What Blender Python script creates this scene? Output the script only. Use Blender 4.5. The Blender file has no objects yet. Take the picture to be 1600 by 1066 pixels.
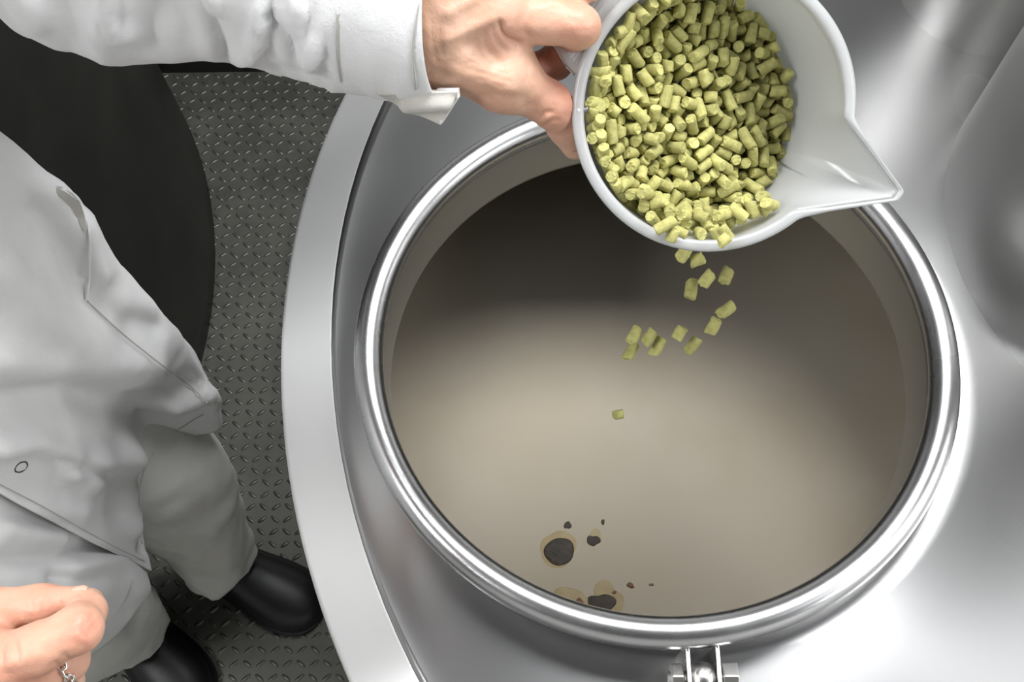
import bpy, bmesh, math, random
import numpy as np
from mathutils import Vector, Matrix, Quaternion, noise

random.seed(7); np.random.seed(7)
scene = bpy.context.scene
COL = scene.collection

# ------------------------------------------------------------------ camera
STEAM = .35
RIM_Z = 0.95                                  # height of the manway rim above the platform
CAM_M = Matrix.Rotation(.02269, 3, 'Y') @ Matrix.Rotation(.43033, 3, 'X')
CAM_C = Vector((-.09605, -.34298, RIM_Z + .74834))
cam_d = bpy.data.cameras.new('camera'); cam_d.sensor_width = 36; cam_d.lens = 36
cam_d.clip_start = .02
cam = bpy.data.objects.new('camera', cam_d); COL.objects.link(cam)
cam.matrix_world = Matrix.Translation(CAM_C) @ CAM_M.to_4x4()
scene.camera = cam

# ------------------------------------------------------------------ exposure, world, ceiling lamps, added coat fill
scene.view_settings.view_transform = 'Standard'
scene.view_settings.look = 'None'
scene.view_settings.gamma = 1
scene.view_settings.use_curve_mapping = False
scene.view_settings.exposure = 0.26
world = bpy.data.worlds.new('world'); scene.world = world; world.use_nodes = True
world.node_tree.nodes['Background'].inputs[0].default_value = (.9, .95, 1, 1)
world.node_tree.nodes['Background'].inputs[1].default_value = .05

def area(name, loc, size, power, target=None, color=(.98, .99, 1)):
    l = bpy.data.lights.new(name, 'AREA'); l.shape = 'RECTANGLE'; l.size, l.size_y = size
    l.energy = power; l.color = color
    o = bpy.data.objects.new(name, l); COL.objects.link(o); o.location = loc
    if target is not None:
        o.rotation_euler = (Vector(target) - Vector(loc)).to_track_quat('-Z', 'Y').to_euler()
    return o
area('ceiling_lamp_over_kettle', (.30, .62, 2.92), (1.3, .8), 55)
area('ceiling_lamp_beside_kettle', (1.30, -.35, 2.92), (.7, 1.1), 4.0)
area('ceiling_lamp_over_person', (-1.80, -.62, 2.92), (.5, 1.3), 56)
area('coat_fill_far_right', (2.75, -.9, 2.92), (.6, 2.2), 92)  # added unseen fill that lights the front of the coat

# ------------------------------------------------------------------ helpers
def P(px, py, d):
    return CAM_C + CAM_M @ Vector(((px - 800) / 1600 * d, -(py - 533) / 1600 * d, -d))
def PZ(px, py, z):
    v = CAM_M @ Vector(((px - 800) / 1600, -(py - 533) / 1600, -1))
    return CAM_C + v * ((z - CAM_C.z) / v.z)
def PROJ(p):
    c = CAM_M.transposed() @ (Vector(p) - CAM_C)
    return 800 + 1600 * c.x / -c.z, 533 - 1600 * c.y / -c.z

def link(o, parent=None):
    COL.objects.link(o)
    if parent is not None:
        o.parent = parent
        o.matrix_parent_inverse = WORLD.get(parent.name, Matrix.Identity(4)).inverted()
    return o
WORLD = {}
def mesh_obj(name, verts, faces, mat, parent=None, smooth=True):
    me = bpy.data.meshes.new(name)
    me.from_pydata([tuple(v) for v in verts], [], faces)
    if smooth: me.shade_smooth()
    me.materials.append(mat)
    me.validate()
    return link(bpy.data.objects.new(name, me), parent)
def bm_obj(name, bm, mat, parent=None, smooth=False):
    me = bpy.data.meshes.new(name); bmesh.ops.recalc_face_normals(bm, faces=bm.faces)
    bm.to_mesh(me); bm.free()
    if smooth: me.shade_smooth()
    me.materials.append(mat)
    return link(bpy.data.objects.new(name, me), parent)
def thing(name, label, cat, loc=(0, 0, 0), group=None):
    o = bpy.data.objects.new(name, None); COL.objects.link(o)
    o.empty_display_size = .05; o.location = loc
    WORLD[o.name] = Matrix.Translation(loc)
    tag(o, label, cat, group); return o
def tag(o, label=None, cat=None, group=None, kind=None):
    if label: o['label'] = label
    if cat: o['category'] = cat
    if group: o['group'] = group
    if kind: o['kind'] = kind
    return o
def bevel(o, w=.001, seg=2):
    m = o.modifiers.new('bevel', 'BEVEL'); m.width = w; m.segments = seg; m.limit_method = 'ANGLE'
    m.angle_limit = math.radians(40); return o
def solidify(o, t, off=-1):
    m = o.modifiers.new('solidify', 'SOLIDIFY'); m.thickness = t; m.offset = off; return o

def lathe(name, prof, mat, parent=None, n=128, c=(0, 0), closed=False, smooth=True, autosm=None):
    v = []; f = []; k = len(prof)
    for r, z in prof:
        for i in range(n):
            t = 2 * math.pi * i / n
            v.append((c[0] + r * math.cos(t), c[1] + r * math.sin(t), z))
    for a in range(k if closed else k - 1):
        b = (a + 1) % k
        for i in range(n):
            j = (i + 1) % n
            f.append((a * n + i, a * n + j, b * n + j, b * n + i))
    return mesh_obj(name, v, f, mat, parent, smooth)
def box(bm, x0, x1, y0, y1, z0, z1, mat4=None):
    vs = [bm.verts.new(p) for p in ((x0, y0, z0), (x1, y0, z0), (x1, y1, z0), (x0, y1, z0), (x0, y0, z1), (x1, y0, z1), (x1, y1, z1), (x0, y1, z1))]
    for q in ((3, 2, 1, 0), (4, 5, 6, 7), (0, 1, 5, 4), (1, 2, 6, 5), (2, 3, 7, 6), (3, 0, 4, 7)):
        bm.faces.new([vs[i] for i in q])
    if mat4 is not None: bmesh.ops.transform(bm, matrix=mat4, verts=vs)
    return vs
def tube(name, pts, radii, mat, parent=None, n=12, caps=True, up=None):
    pts = [Vector(p) for p in pts]
    if not hasattr(radii, '__len__'): radii = [radii] * len(pts)
    v = []; f = []; nrm = None
    for i, p in enumerate(pts):
        t = (pts[min(i + 1, len(pts) - 1)] - pts[max(i - 1, 0)]).normalized()
        if nrm is None:
            a = Vector((0, 0, 1)) if abs(t.z) < .9 else Vector((1, 0, 0))
            nrm = t.cross(a).normalized()
        nrm = (nrm - t * nrm.dot(t)).normalized(); b = t.cross(nrm)
        for k in range(n):
            a = 2 * math.pi * k / n
            v.append(p + (nrm * math.cos(a) + b * math.sin(a)) * radii[i])
    for i in range(len(pts) - 1):
        for k in range(n):
            j = (k + 1) % n
            f.append((i * n + k, i * n + j, (i + 1) * n + j, (i + 1) * n + k))
    if caps:
        f.append(tuple(range(n - 1, -1, -1))); f.append(tuple(range((len(pts) - 1) * n, len(pts) * n)))
    return mesh_obj(name, v, f, mat, parent)
def crom(pts, n):
    """n samples of a Catmull-Rom curve through pts (Vectors or floats)"""
    m = len(pts); out = []
    for i in range(n):
        u = i / (n - 1) * (m - 1); k = min(int(u), m - 2); t = u - k
        p0, p1, p2, p3 = pts[max(k - 1, 0)], pts[k], pts[k + 1], pts[min(k + 2, m - 1)]
        out.append(p1 * 1.0 + (p2 - p0) * (.5 * t) + (p0 * 2 - p1 * 5 + p2 * 4 - p3) * (.5 * t * t) + (p1 * 3 - p0 - p2 * 3 + p3) * (.5 * t ** 3))
    return out

# ------------------------------------------------------------------ materials
def mat(name):
    m = bpy.data.materials.new(name); m.use_nodes = True
    nt = m.node_tree; b = nt.nodes['Principled BSDF']; return m, nt, b
def N(nt, t, **kw):
    n = nt.nodes.new(t)
    for k, v in kw.items():
        if k in n.inputs: n.inputs[k].default_value = v
        else: setattr(n, k, v)
    return n
def ramp(nt, src, stops, interp='LINEAR'):
    r = nt.nodes.new('ShaderNodeValToRGB'); r.color_ramp.interpolation = interp
    e = r.color_ramp.elements
    while len(e) < len(stops): e.new(.5)
    for x, (p, c) in zip(e, stops):
        x.position = p; x.color = c if len(c) == 4 else (*c, 1)
    nt.links.new(src, r.inputs[0]); return r.outputs[0]
def coords(nt, scale=(1, 1, 1)):
    g = nt.nodes.new('ShaderNodeNewGeometry'); mp = nt.nodes.new('ShaderNodeMapping')
    mp.inputs['Scale'].default_value = scale
    nt.links.new(g.outputs['Position'], mp.inputs[0]); return mp.outputs[0]
def objco(nt, scale=(1, 1, 1)):
    g = nt.nodes.new('ShaderNodeTexCoord'); mp = nt.nodes.new('ShaderNodeMapping')
    mp.inputs['Scale'].default_value = scale
    nt.links.new(g.outputs['Object'], mp.inputs[0]); return mp.outputs[0]
def noise_tex(nt, vec, scale, detail=4, rough=.55):
    n = N(nt, 'ShaderNodeTexNoise', Scale=scale, Detail=detail, Roughness=rough)
    nt.links.new(vec, n.inputs['Vector']); return n.outputs[0]
def bump(nt, b, h, strength=.2, dist=.001):
    n = N(nt, 'ShaderNodeBump', Strength=strength, Distance=dist)
    nt.links.new(h, n.inputs['Height']); nt.links.new(n.outputs[0], b.inputs['Normal']); return n

def steel(name, col=(.62, .62, .61), r0=.22, r1=.38, stretch=(1, 1, 1), sc=6, bs=.03, aniso=0):
    m, nt, b = mat(name); b.inputs['Metallic'].default_value = 1
    v = objco(nt, stretch)
    n1 = noise_tex(nt, v, sc, 2, .5)
    nt.links.new(ramp(nt, n1, [(.1, (r0,) * 3), (.9, (r1,) * 3)]), b.inputs['Roughness'])
    n2 = noise_tex(nt, objco(nt), 3.5, 2, .5)
    nt.links.new(ramp(nt, n2, [(.1, tuple(c * .9 for c in col)), (.9, tuple(min(1, c * 1.06) for c in col))]), b.inputs['Base Color'])
    n3 = noise_tex(nt, v, sc * 22, 3, .6)
    if bs > .02: bump(nt, b, n3, bs, .0006)
    if aniso:                                  # circumferential brushing
        b.inputs['Anisotropic'].default_value = abs(aniso)
        if aniso < 0: b.inputs['Anisotropic Rotation'].default_value = .25
        tg = N(nt, 'ShaderNodeTangent', direction_type='RADIAL', axis='Z'); nt.links.new(tg.outputs[0], b.inputs['Tangent'])
    return m
M_TOP = steel('brushed_steel_top', (.47, .47, .475), .25, .33, (1, 1, 1), 5, .015)
M_BAND = steel('brushed_steel_band', (.88, .88, .88), .34, .44, (1, 1, 1), 5, .05, -.75)
M_RIM = steel('polished_steel_rim', (.60, .60, .61), .22, .32, (1, 1, 1), 30, .01)
M_NECK = steel('dull_steel_neck', (.42, .42, .41), .36, .48, (1, 1, .3), 8, .08)
M_PIPE = steel('brushed_steel_pipe', (.66, .66, .64), .38, .50, (1, 1, .2), 9, .06)
M_SHELL = steel('steel_shell', (.5, .5, .5), .35, .5, (1, 1, .1), 12, .05)
M_LINING = steel('shaded_stained_lining', (.20, .17, .13), .4, .55, (1, 1, .2), 8, .05)  # interior steel darkened for the shade inside; brown tint is staining
M_BOLT = steel('bolt_steel', (.62, .61, .59), .2, .36, (1, 1, 1), 60, .2)
M_DARKTANK, nt, b = mat('dark_tank_side')
b.inputs['Base Color'].default_value = (.018, .018, .015, 1); b.inputs['Roughness'].default_value = .5
n = noise_tex(nt, coords(nt), 5, 5); nt.links.new(ramp(nt, n, [(.3, (.012, .012, .01)), (.75, (.028, .028, .024))]), b.inputs['Base Color'])

def tread(name):
    m, nt, b = mat(name)
    v = coords(nt); n = noise_tex(nt, v, 7, 7, .65); n2 = noise_tex(nt, v, 90, 4)
    nt.links.new(ramp(nt, n, [(.3, (.075, .075, .065)), (.7, (.15, .148, .13))]), b.inputs['Base Color'])
    b.inputs['Metallic'].default_value = .55
    nt.links.new(ramp(nt, n, [(.3, (.42,) * 3), (.7, (.62,) * 3)]), b.inputs['Roughness'])
    bump(nt, b, n2, .25, .001); return m
M_FLOOR = tread('tread_plate_floor')
M_LUG, nt, b = mat('worn_tread_lug')
b.inputs['Base Color'].default_value = (.12, .12, .108, 1); b.inputs['Metallic'].default_value = .6; b.inputs['Roughness'].default_value = .42
M_WALL, nt, b = mat('painted_wall')
n = noise_tex(nt, coords(nt), 3, 5); nt.links.new(ramp(nt, n, [(.3, (.60, .60, .58)), (.7, (.68, .68, .66))]), b.inputs['Base Color']); b.inputs['Roughness'].default_value = .6
M_CEIL, nt, b = mat('ceiling_paint')
n = noise_tex(nt, coords(nt), 2, 5); nt.links.new(ramp(nt, n, [(.3, (.16, .16, .16)), (.7, (.20, .20, .20))]), b.inputs['Base Color']); b.inputs['Roughness'].default_value = .8

def cloth(name, c0, c1, stain=(.42, .38, .30), st=.1):
    m, nt, b = mat(name); v = coords(nt)
    n = noise_tex(nt, v, 9, 6, .6); base = ramp(nt, n, [(.3, c0), (.7, c1)])
    s = noise_tex(nt, v, 14, 6, .7); sr = ramp(nt, s, [(.62, (0, 0, 0)), (.8, (st,) * 3)])
    mx = nt.nodes.new('ShaderNodeMix'); mx.data_type = 'RGBA'
    nt.links.new(sr, mx.inputs[0]); nt.links.new(base, mx.inputs[6]); mx.inputs[7].default_value = (*stain, 1)
    nt.links.new(mx.outputs[2], b.inputs['Base Color'])
    b.inputs['Roughness'].default_value = .85; b.inputs['Sheen Weight'].default_value = .15
    n3 = noise_tex(nt, v, 38, 5, .6); n4 = noise_tex(nt, v, 1500, 2)
    ad = N(nt, 'ShaderNodeMath', operation='MULTIPLY_ADD'); nt.links.new(n4, ad.inputs[0]); ad.inputs[1].default_value = .12; nt.links.new(n3, ad.inputs[2])
    bump(nt, b, ad.outputs[0], .42, .003); return m
M_COAT = cloth('white_cotton_coat', (.66, .66, .66), (.74, .74, .73))
M_SLEEVE = cloth('white_cotton_sleeve', (.67, .67, .68), (.74, .74, .745), st=.06)
M_TROUSER = cloth('pale_cotton_trousers', (.58, .57, .545), (.66, .65, .62), st=.25)
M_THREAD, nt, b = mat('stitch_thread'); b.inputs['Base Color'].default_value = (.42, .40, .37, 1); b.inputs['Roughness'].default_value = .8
M_SHADED_DIRTYCUFF = cloth('shaded_soiled_cuff_cotton', (.40, .385, .35), (.54, .52, .485), (.24, .19, .12), .9)  # grey base carries the cuff's shading, brown stain is dirt
M_SHOE, nt, b = mat('black_rubber_shoe'); b.inputs['Base Color'].default_value = (.006, .006, .007, 1); b.inputs['Roughness'].default_value = .45
n = noise_tex(nt, coords(nt), 60, 4); bump(nt, b, n, .3, .001)
M_SILVER = steel('silver_ring', (.8, .78, .74), .12, .25, (1, 1, 1), 60, .1)
M_CUFFGAP, nt, b = mat('cuff_gap_black'); b.inputs['Base Color'].default_value = (.01, .01, .012, 1); b.inputs['Roughness'].default_value = .9  # flat black standing in for the shade inside the cuff

M_SKIN, nt, b = mat('skin')
at = nt.nodes.new('ShaderNodeAttribute'); at.attribute_name = 'red'
n = noise_tex(nt, objco(nt), 45, 5, .6); base = ramp(nt, n, [(.3, (.56, .33, .225)), (.7, (.66, .42, .305))])
mx = nt.nodes.new('ShaderNodeMix'); mx.data_type = 'RGBA'
nt.links.new(at.outputs['Fac'], mx.inputs[0]); nt.links.new(base, mx.inputs[6]); mx.inputs[7].default_value = (.62, .25, .17, 1)
nt.links.new(mx.outputs[2], b.inputs['Base Color'])
b.inputs['Roughness'].default_value = .48; b.inputs['Subsurface Weight'].default_value = .15
b.inputs['Subsurface Radius'].default_value = (.006, .002, .001); b.inputs['Subsurface Scale'].default_value = .5
vo = N(nt, 'ShaderNodeTexVoronoi', Scale=620.0); nt.links.new(objco(nt), vo.inputs['Vector'])
n3 = noise_tex(nt, objco(nt, (1, 1, 1)), 120, 5, .7)
ad = N(nt, 'ShaderNodeMath', operation='MULTIPLY_ADD'); nt.links.new(vo.outputs[0], ad.inputs[0]); ad.inputs[1].default_value = .3; nt.links.new(n3, ad.inputs[2])
bump(nt, b, ad.outputs[0], .35, .0008)
M_NAIL, nt, b = mat('fingernail'); b.inputs['Base Color'].default_value = (.62, .36, .28, 1); b.inputs['Roughness'].default_value = .28

def pellet_mat(name, c0, c1, c2):
    m, nt, b = mat(name)
    oi = nt.nodes.new('ShaderNodeObjectInfo')
    n = noise_tex(nt, objco(nt), 420, 5, .65)
    base = ramp(nt, n, [(.28, c0), (.5, c1), (.75, c2)])
    hs = nt.nodes.new('ShaderNodeHueSaturation'); mr = N(nt, 'ShaderNodeMapRange'); mr.inputs[3].default_value = .82; mr.inputs[4].default_value = 1.15
    nt.links.new(oi.outputs['Random'], mr.inputs[0]); nt.links.new(mr.outputs[0], hs.inputs['Value'])
    nt.links.new(base, hs.inputs['Color']); nt.links.new(hs.outputs[0], b.inputs['Base Color'])
    b.inputs['Roughness'].default_value = .8; b.inputs['Specular IOR Level'].default_value = .25
    n2 = noise_tex(nt, objco(nt), 900, 4, .7); bump(nt, b, n2, .6, .0006); return m
M_PELLET = pellet_mat('hop_pellet', (.33, .305, .10), (.43, .41, .15), (.53, .505, .215))
M_PELLETEND = pellet_mat('hop_pellet_end', (.39, .365, .11), (.50, .48, .18), (.59, .565, .25))

# translucent polypropylene
M_JUG = bpy.data.materials.new('translucent_plastic'); M_JUG.use_nodes = True
nt = M_JUG.node_tree; nt.nodes.remove(nt.nodes['Principled BSDF']); out = nt.nodes['Material Output']
df = N(nt, 'ShaderNodeBsdfDiffuse', Color=(.90, .91, .92, 1)); tl = N(nt, 'ShaderNodeBsdfTranslucent', Color=(.93, .94, .93, 1))
tp = N(nt, 'ShaderNodeBsdfTransparent', Color=(.93, .94, .94, 1)); gl = N(nt, 'ShaderNodeBsdfGlossy', Roughness=.28)
m1 = N(nt, 'ShaderNodeMixShader', Fac=.50); nt.links.new(df.outputs[0], m1.inputs[1]); nt.links.new(tl.outputs[0], m1.inputs[2])
m2 = N(nt, 'ShaderNodeMixShader', Fac=.26); nt.links.new(m1.outputs[0], m2.inputs[1]); nt.links.new(tp.outputs[0], m2.inputs[2])
fr = N(nt, 'ShaderNodeFresnel', IOR=1.45); m3 = N(nt, 'ShaderNodeMixShader'); nt.links.new(fr.outputs[0], m3.inputs[0])
nt.links.new(m2.outputs[0], m3.inputs[1]); nt.links.new(gl.outputs[0], m3.inputs[2]); nt.links.new(m3.outputs[0], out.inputs[0])

M_WORT, nt, b = mat('cloudy_wort')
v = coords(nt); n = noise_tex(nt, v, 5, 5, .55)
nt.links.new(ramp(nt, n, [(.3, (.50, .43, .31)), (.7, (.57, .51, .41))]), b.inputs['Base Color'])
b.inputs['Roughness'].default_value = .45; b.inputs['IOR'].default_value = 1.33; b.inputs['Specular IOR Level'].default_value = .35
bump(nt, b, noise_tex(nt, v, 14, 3, .5), .12, .004)
M_TRUB, nt, b = mat('dark_trub'); n = noise_tex(nt, coords(nt), 90, 5)
nt.links.new(ramp(nt, n, [(.3, (.040, .030, .022)), (.7, (.085, .066, .048))]), b.inputs['Base Color']); b.inputs['Roughness'].default_value = .5; b.inputs['Specular IOR Level'].default_value = .2
bump(nt, b, noise_tex(nt, coords(nt), 160, 4), .5, .003)
M_HALO, nt, b = mat('yellow_foam'); n = noise_tex(nt, coords(nt), 60, 5)
nt.links.new(ramp(nt, n, [(.3, (.38, .27, .10)), (.7, (.47, .37, .18))]), b.inputs['Base Color']); b.inputs['Roughness'].default_value = .5
M_CRUMB, nt, b = mat('red_brown_crumb'); b.inputs['Base Color'].default_value = (.20, .085, .04, 1); b.inputs['Roughness'].default_value = .6

# ------------------------------------------------------------------ the room
X0, X1, Y0, Y1, ZC = -3.4, 3.4, -2.9, 3.1, 3.0
def slab(name, x0, x1, y0, y1, z0, z1, m, kind='structure', label=None):
    bm = bmesh.new(); box(bm, x0, x1, y0, y1, z0, z1); o = bm_obj(name, bm, m); o['kind'] = kind
    if label: o['label'] = label
    return o
floor = slab('floor', X0, X1, Y0, Y1, -.06, 0, M_FLOOR, label='dark raised-pattern steel tread plate floor')
slab('ceiling', X0, X1, Y0, Y1, ZC, ZC + .1, M_CEIL)
slab('wall_left', X0 - .1, X0, Y0, Y1, 0, ZC, M_WALL); slab('wall_right', X1, X1 + .1, Y0, Y1, 0, ZC, M_WALL)
slab('wall_back', X0, X1, Y1, Y1 + .1, 0, ZC, M_WALL); slab('wall_front', X0, X1, Y0 - .1, Y0, 0, ZC, M_WALL)

def lug_field():
    """pressed lozenges of the tread plate, alternating in direction"""
    base = []; n = 8
    for r, z in ((1, 0), (.72, .0013), (.28, .0019)):
        for i in range(n):
            a = 2 * math.pi * i / n; base.append((r * .0098 * math.cos(a), r * .0036 * math.sin(a), z))
    tri = [(k * n + i, k * n + (i + 1) % n, (k + 1) * n + (i + 1) % n, (k + 1) * n + i) for k in range(2) for i in range(n)] + [tuple(range(2 * n, 3 * n))]
    base = np.array(base); V = []; F = []; off = 0; p = .0215
    for i in range(-75, 6):
        for j in range(-40, 66):
            x, y = i * p, j * p
            if x > -.28 and y > -.6: continue
            if (x + 1.641) ** 2 + (y - .5034) ** 2 < .93 ** 2: continue
            a = math.radians(38 if (i + j) % 2 else -38)
            c, s = math.cos(a), math.sin(a)
            V.append(np.c_[base[:, 0] * c - base[:, 1] * s + x, base[:, 0] * s + base[:, 1] * c + y, base[:, 2]])
            F += [tuple(q + off for q in t) for t in tri]; off += len(base)
    o = mesh_obj('tread_lug', np.concatenate(V), F, M_LUG, floor); o['kind'] = 'stuff'; return o
lug_field()

# dark neighbouring vessel and the toe board at the platform edge
tank = thing('storage_tank', 'large dark round tank standing on the tread plate behind the person', 'tank', (-1.641, .5034, 0))
TC = (-1.641, .5034)
lathe('shell', [(.90, 0), (.9468, .0), (.9468, .05), (.9468, 1.42), (.93, 1.46), (.60, 1.56), (.2, 1.62), (.001, 1.63)], M_DARKTANK, tank, 96, TC)
bm = bmesh.new(); box(bm, -.868, -.10, 1.062, 1.082, 0, .11)
tb = bm_obj('toe_board', bm, M_DARKTANK); bevel(tb, .002)
tag(tb, 'dark steel toe board standing along the far edge of the tread plate floor', 'toe board')

# ------------------------------------------------------------------ brew kettle
KC = (.39269, .08336); KR = .71854; BR = .66918
ZT = RIM_Z - .0713; ZE = RIM_Z - .090; NR = .21838; NZ = RIM_Z - .0614
kettle = thing('brew_kettle', 'round stainless steel brewing kettle with an open manway in its top', 'kettle', (KC[0], KC[1], 0))

def kettle_top():
    """flat top sheet with the manway hole, outer ring to hole ring"""
    n = 160; v = []; f = []
    rows = 14
    for k in range(rows + 1):
        t = k / rows
        for i in range(n):
            a = 2 * math.pi * i / n
            o = Vector((KC[0] + BR * math.cos(a), KC[1] + BR * math.sin(a), ZT))
            # matching point of the hole, by direction from the hole's centre
            d = Vector((o.x, o.y)); ang = math.atan2(d.y, d.x)
            h = Vector(((NR + .0018) * math.cos(ang), (NR + .0018) * math.sin(ang), NZ))
            s = t * t * (3 - 2 * t)
            p = o.lerp(h, t); p.z = ZT + (NZ - ZT) * s
            v.append(p)
    for k in range(rows):
        for i in range(n):
            j = (i + 1) % n
            f.append((k * n + i, k * n + j, (k + 1) * n + j, (k + 1) * n + i))
    o = mesh_obj('top_sheet', v, f, M_TOP, kettle); o.data.materials.append(M_LINING)
    m = solidify(o, .003).modifiers[-1]; m.material_offset = 1; return o
kettle_top()
bs_ = (ZT - ZE) / (KR - BR); BAND = [(BR - .0006, ZT), (BR + .0006, ZT - .0002)] + [(BR + x, ZT - x * bs_) for x in (.0022, .004, .02, .038, KR - BR - .0045, KR - BR - .003)] + [(KR - .0009, ZE - .0002), (KR, ZE - .004)]
lathe('shoulder_band', BAND, M_BAND, kettle, 220, KC)
lathe('shell', [(KR, ZE - .004), (KR, .35), (KR, .12), (KR - .06, .10), (.3, .10)], M_SHELL, kettle, 160, KC)
lathe('shell_lining', [(KR - .004, ZE - .006), (KR - .004, .14), (.001, .14)], M_LINING, kettle, 96, KC)
for k in range(3):
    a = math.radians(60 + 120 * k)
    tube('leg', [(KC[0] + .55 * math.cos(a), KC[1] + .55 * math.sin(a), 0), (KC[0] + .55 * math.cos(a), KC[1] + .55 * math.sin(a), .11)], .035, M_SHELL, kettle, 20)
TR = .0118; RT = .24 - TR
neck = lathe('manway_neck', [(NR, NZ - .0005), (NR, NZ + .002), (NR + .0004, RIM_Z - .012), (NR + .0015, RIM_Z - .004)], M_NECK, kettle, 180); solidify(neck, .0025, 1)
lathe('manway_rim', [(RT + TR * math.cos(2 * math.pi * i / 24), RIM_Z + TR * math.sin(2 * math.pi * i / 24)) for i in range(24)], M_RIM, kettle, 220, closed=True)
lathe('neck_weld', [(NR + .0025, NZ + .004), (NR + .004, NZ + .003), (NR + .007, NZ + .0002), (NR + .0075, NZ - .001)], M_NECK, kettle, 160)

def pipe(name, cx, cy, r, h, m):
    p = lathe(name, [(r, ZT - .001), (r, ZT + h), (r - .003, ZT + h), (r - .003, ZT)], m, kettle, 128, (cx, cy))
    prof = [(r + .0052 * math.cos(a) - .001, ZT + .0026 * math.sin(a) + .0005) for a in [math.pi * (1 - i / 8) for i in range(9)]]
    w = lathe('weld_bead', [(r - .001, ZT + .005), (r + .0015, ZT + .004), (r + .0038, ZT + .0012), (r + .0045, ZT - .001)], M_RIM, p, 128, (cx, cy))
    lathe('flange', [(r - .002, ZT + h - .004), (r + .03, ZT + h - .004), (r + .03, ZT + h + .012), (r - .004, ZT + h + .02), (.001, ZT + h + .03)], m, p, 96, (cx, cy))
    return p
pipe('vapour_stack', .50373, .13083, .224, .55, M_PIPE)
pipe('inlet_pipe', .37143, .42263, .0898, .50, M_PIPE)

for pts in ([(640, 832), (652, 870), (668, 905), (685, 945)], [(1494, 876), (1530, 905), (1566, 928), (1600, 918)], [(1330, 1050), (1342, 1026)]):
    tube('scratch', [PZ(x, y, NZ - .0065) for x, y in pts], .0004, M_RIM, kettle, 6)

# hinge at the front of the manway rim
hx, hy, hz = .0215, -.2415, RIM_Z - .016
hinge = thing('hinge', None, None, (hx, hy, hz)); hinge.parent = kettle
hinge.matrix_parent_inverse = WORLD[kettle.name].inverted()
for sx in (-1, 1):
    bm = bmesh.new(); box(bm, hx + sx * .0105 - .0015, hx + sx * .0105 + .0015, -.325, -.2365, NZ - .006, RIM_Z - .002)
    o = bm_obj('hinge_plate', bm, M_BOLT, hinge); bevel(o, .0008)
def hexbolt(x0, x1, r):
    bm = bmesh.new()
    y, z = hy - .016, hz + .001
    c = [[bm.verts.new((x, y + r * math.cos(math.pi / 3 * k + .5), z + r * math.sin(math.pi / 3 * k + .5))) for k in range(6)] for x in (x0, x1)]
    bm.faces.new(c[0]); bm.faces.new(c[1])
    for k in range(6): bm.faces.new((c[0][k], c[0][(k + 1) % 6], c[1][(k + 1) % 6], c[1][k]))
    o = bm_obj('hinge_nut' if x1 > hx else 'bolt_head', bm, M_BOLT, hinge); bevel(o, .0012, 3)
hexbolt(hx - .0225, hx - .0135, .0112); hexbolt(hx + .0135, hx + .025, .0118)
tube('hinge_pin', [(hx - .024, hy - .016, hz + .001), (hx + .026, hy - .016, hz + .001)], .0052, M_BOLT, hinge, 16)
def knuckle():
    v = []; f = []; prof = [(-.0088, .004), (-.008, .0085), (-.005, .0108), (0, .0116), (.005, .0108), (.008, .0085), (.0088, .004)]
    n = 24
    for x, r in prof:
        for k in range(n):
            a = 2 * math.pi * k / n; v.append((hx + x, hy - .016 + r * math.cos(a), hz + .002 + r * math.sin(a)))
    for i in range(len(prof) - 1):
        for k in range(n): f.append((i * n + k, i * n + (k + 1) % n, (i + 1) * n + (k + 1) % n, (i + 1) * n + k))
    mesh_obj('hinge_knuckle', v, f, M_BOLT, hinge)
    tube('hinge_rod', [(hx, hy - .022, hz), (hx - .001, hy - .05, hz - .004), (hx - .001, hy - .09, hz - .012)], [.0082, .0078, .0078], M_BOLT, hinge, 20)
knuckle()

# ------------------------------------------------------------------ wort with floating trub, steam
WZ = RIM_Z - .34
w = lathe('wort', [(KR - .006, WZ), (.4, WZ), (.2, WZ), (.001, WZ)], M_WORT, None, 96, KC)
tag(w, 'cloudy tan wort filling the kettle below the manway', 'wort', kind='stuff')
def lump(name, px, py, rx, ry, h, m, label, cat, seed, parent=None, z=WZ, group=None, base=.0003, wob=1):
    c = PZ(px, py, z); rx *= 1.06; ry *= 1.06; v = []; f = []; n = 26; rings = 6
    rnd = random.Random(seed); ph = [rnd.uniform(0, 6.3) for _ in range(5)]
    for k in range(rings):
        t = k / (rings - 1)
        for i in range(n):
            a = 2 * math.pi * i / n
            w_ = 1 + wob * (.16 * math.sin(2 * a + ph[0]) + .10 * math.sin(3 * a + ph[1]) + .06 * math.sin(5 * a + ph[2]))
            r = (1 - t ** 2.2) * w_ + .001
            zz = h * (1 - (1 - t) ** 2.4) + base
            v.append((c.x + rx * r * math.cos(a), c.y + ry * r * math.sin(a), z + zz - .0006))
    for k in range(rings - 1):
        for i in range(n): f.append((k * n + i, k * n + (i + 1) % n, (k + 1) * n + (i + 1) % n, (k + 1) * n + i))
    f.append(tuple((rings - 1) * n + i for i in range(n)))
    o = mesh_obj(name, v, f, m, parent)
    if label: tag(o, label, cat, group)
    return o
big = lump('trub_clump', 874, 862, .0150, .0150, .0013, M_TRUB, 'largest dark brown clump floating on the wort with a yellow fringe', 'clump', 1, wob=.35)
lump('fringe', 872, 858, .0225, .0225, .0008, M_HALO, None, None, 2, big, base=0, wob=.5)
lump('trub_clump', 887, 821, .0035, .0045, .0008, M_TRUB, 'tiny dark speck floating just above the largest clump', 'clump', 3)
c2 = lump('trub_clump', 927, 845, .0062, .0062, .0012, M_TRUB, 'small dark clump floating right of the largest clump', 'clump', 4)
lump('fringe', 931, 838, .0078, .0085, .0008, M_HALO, None, None, 5, c2, base=0)
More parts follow.
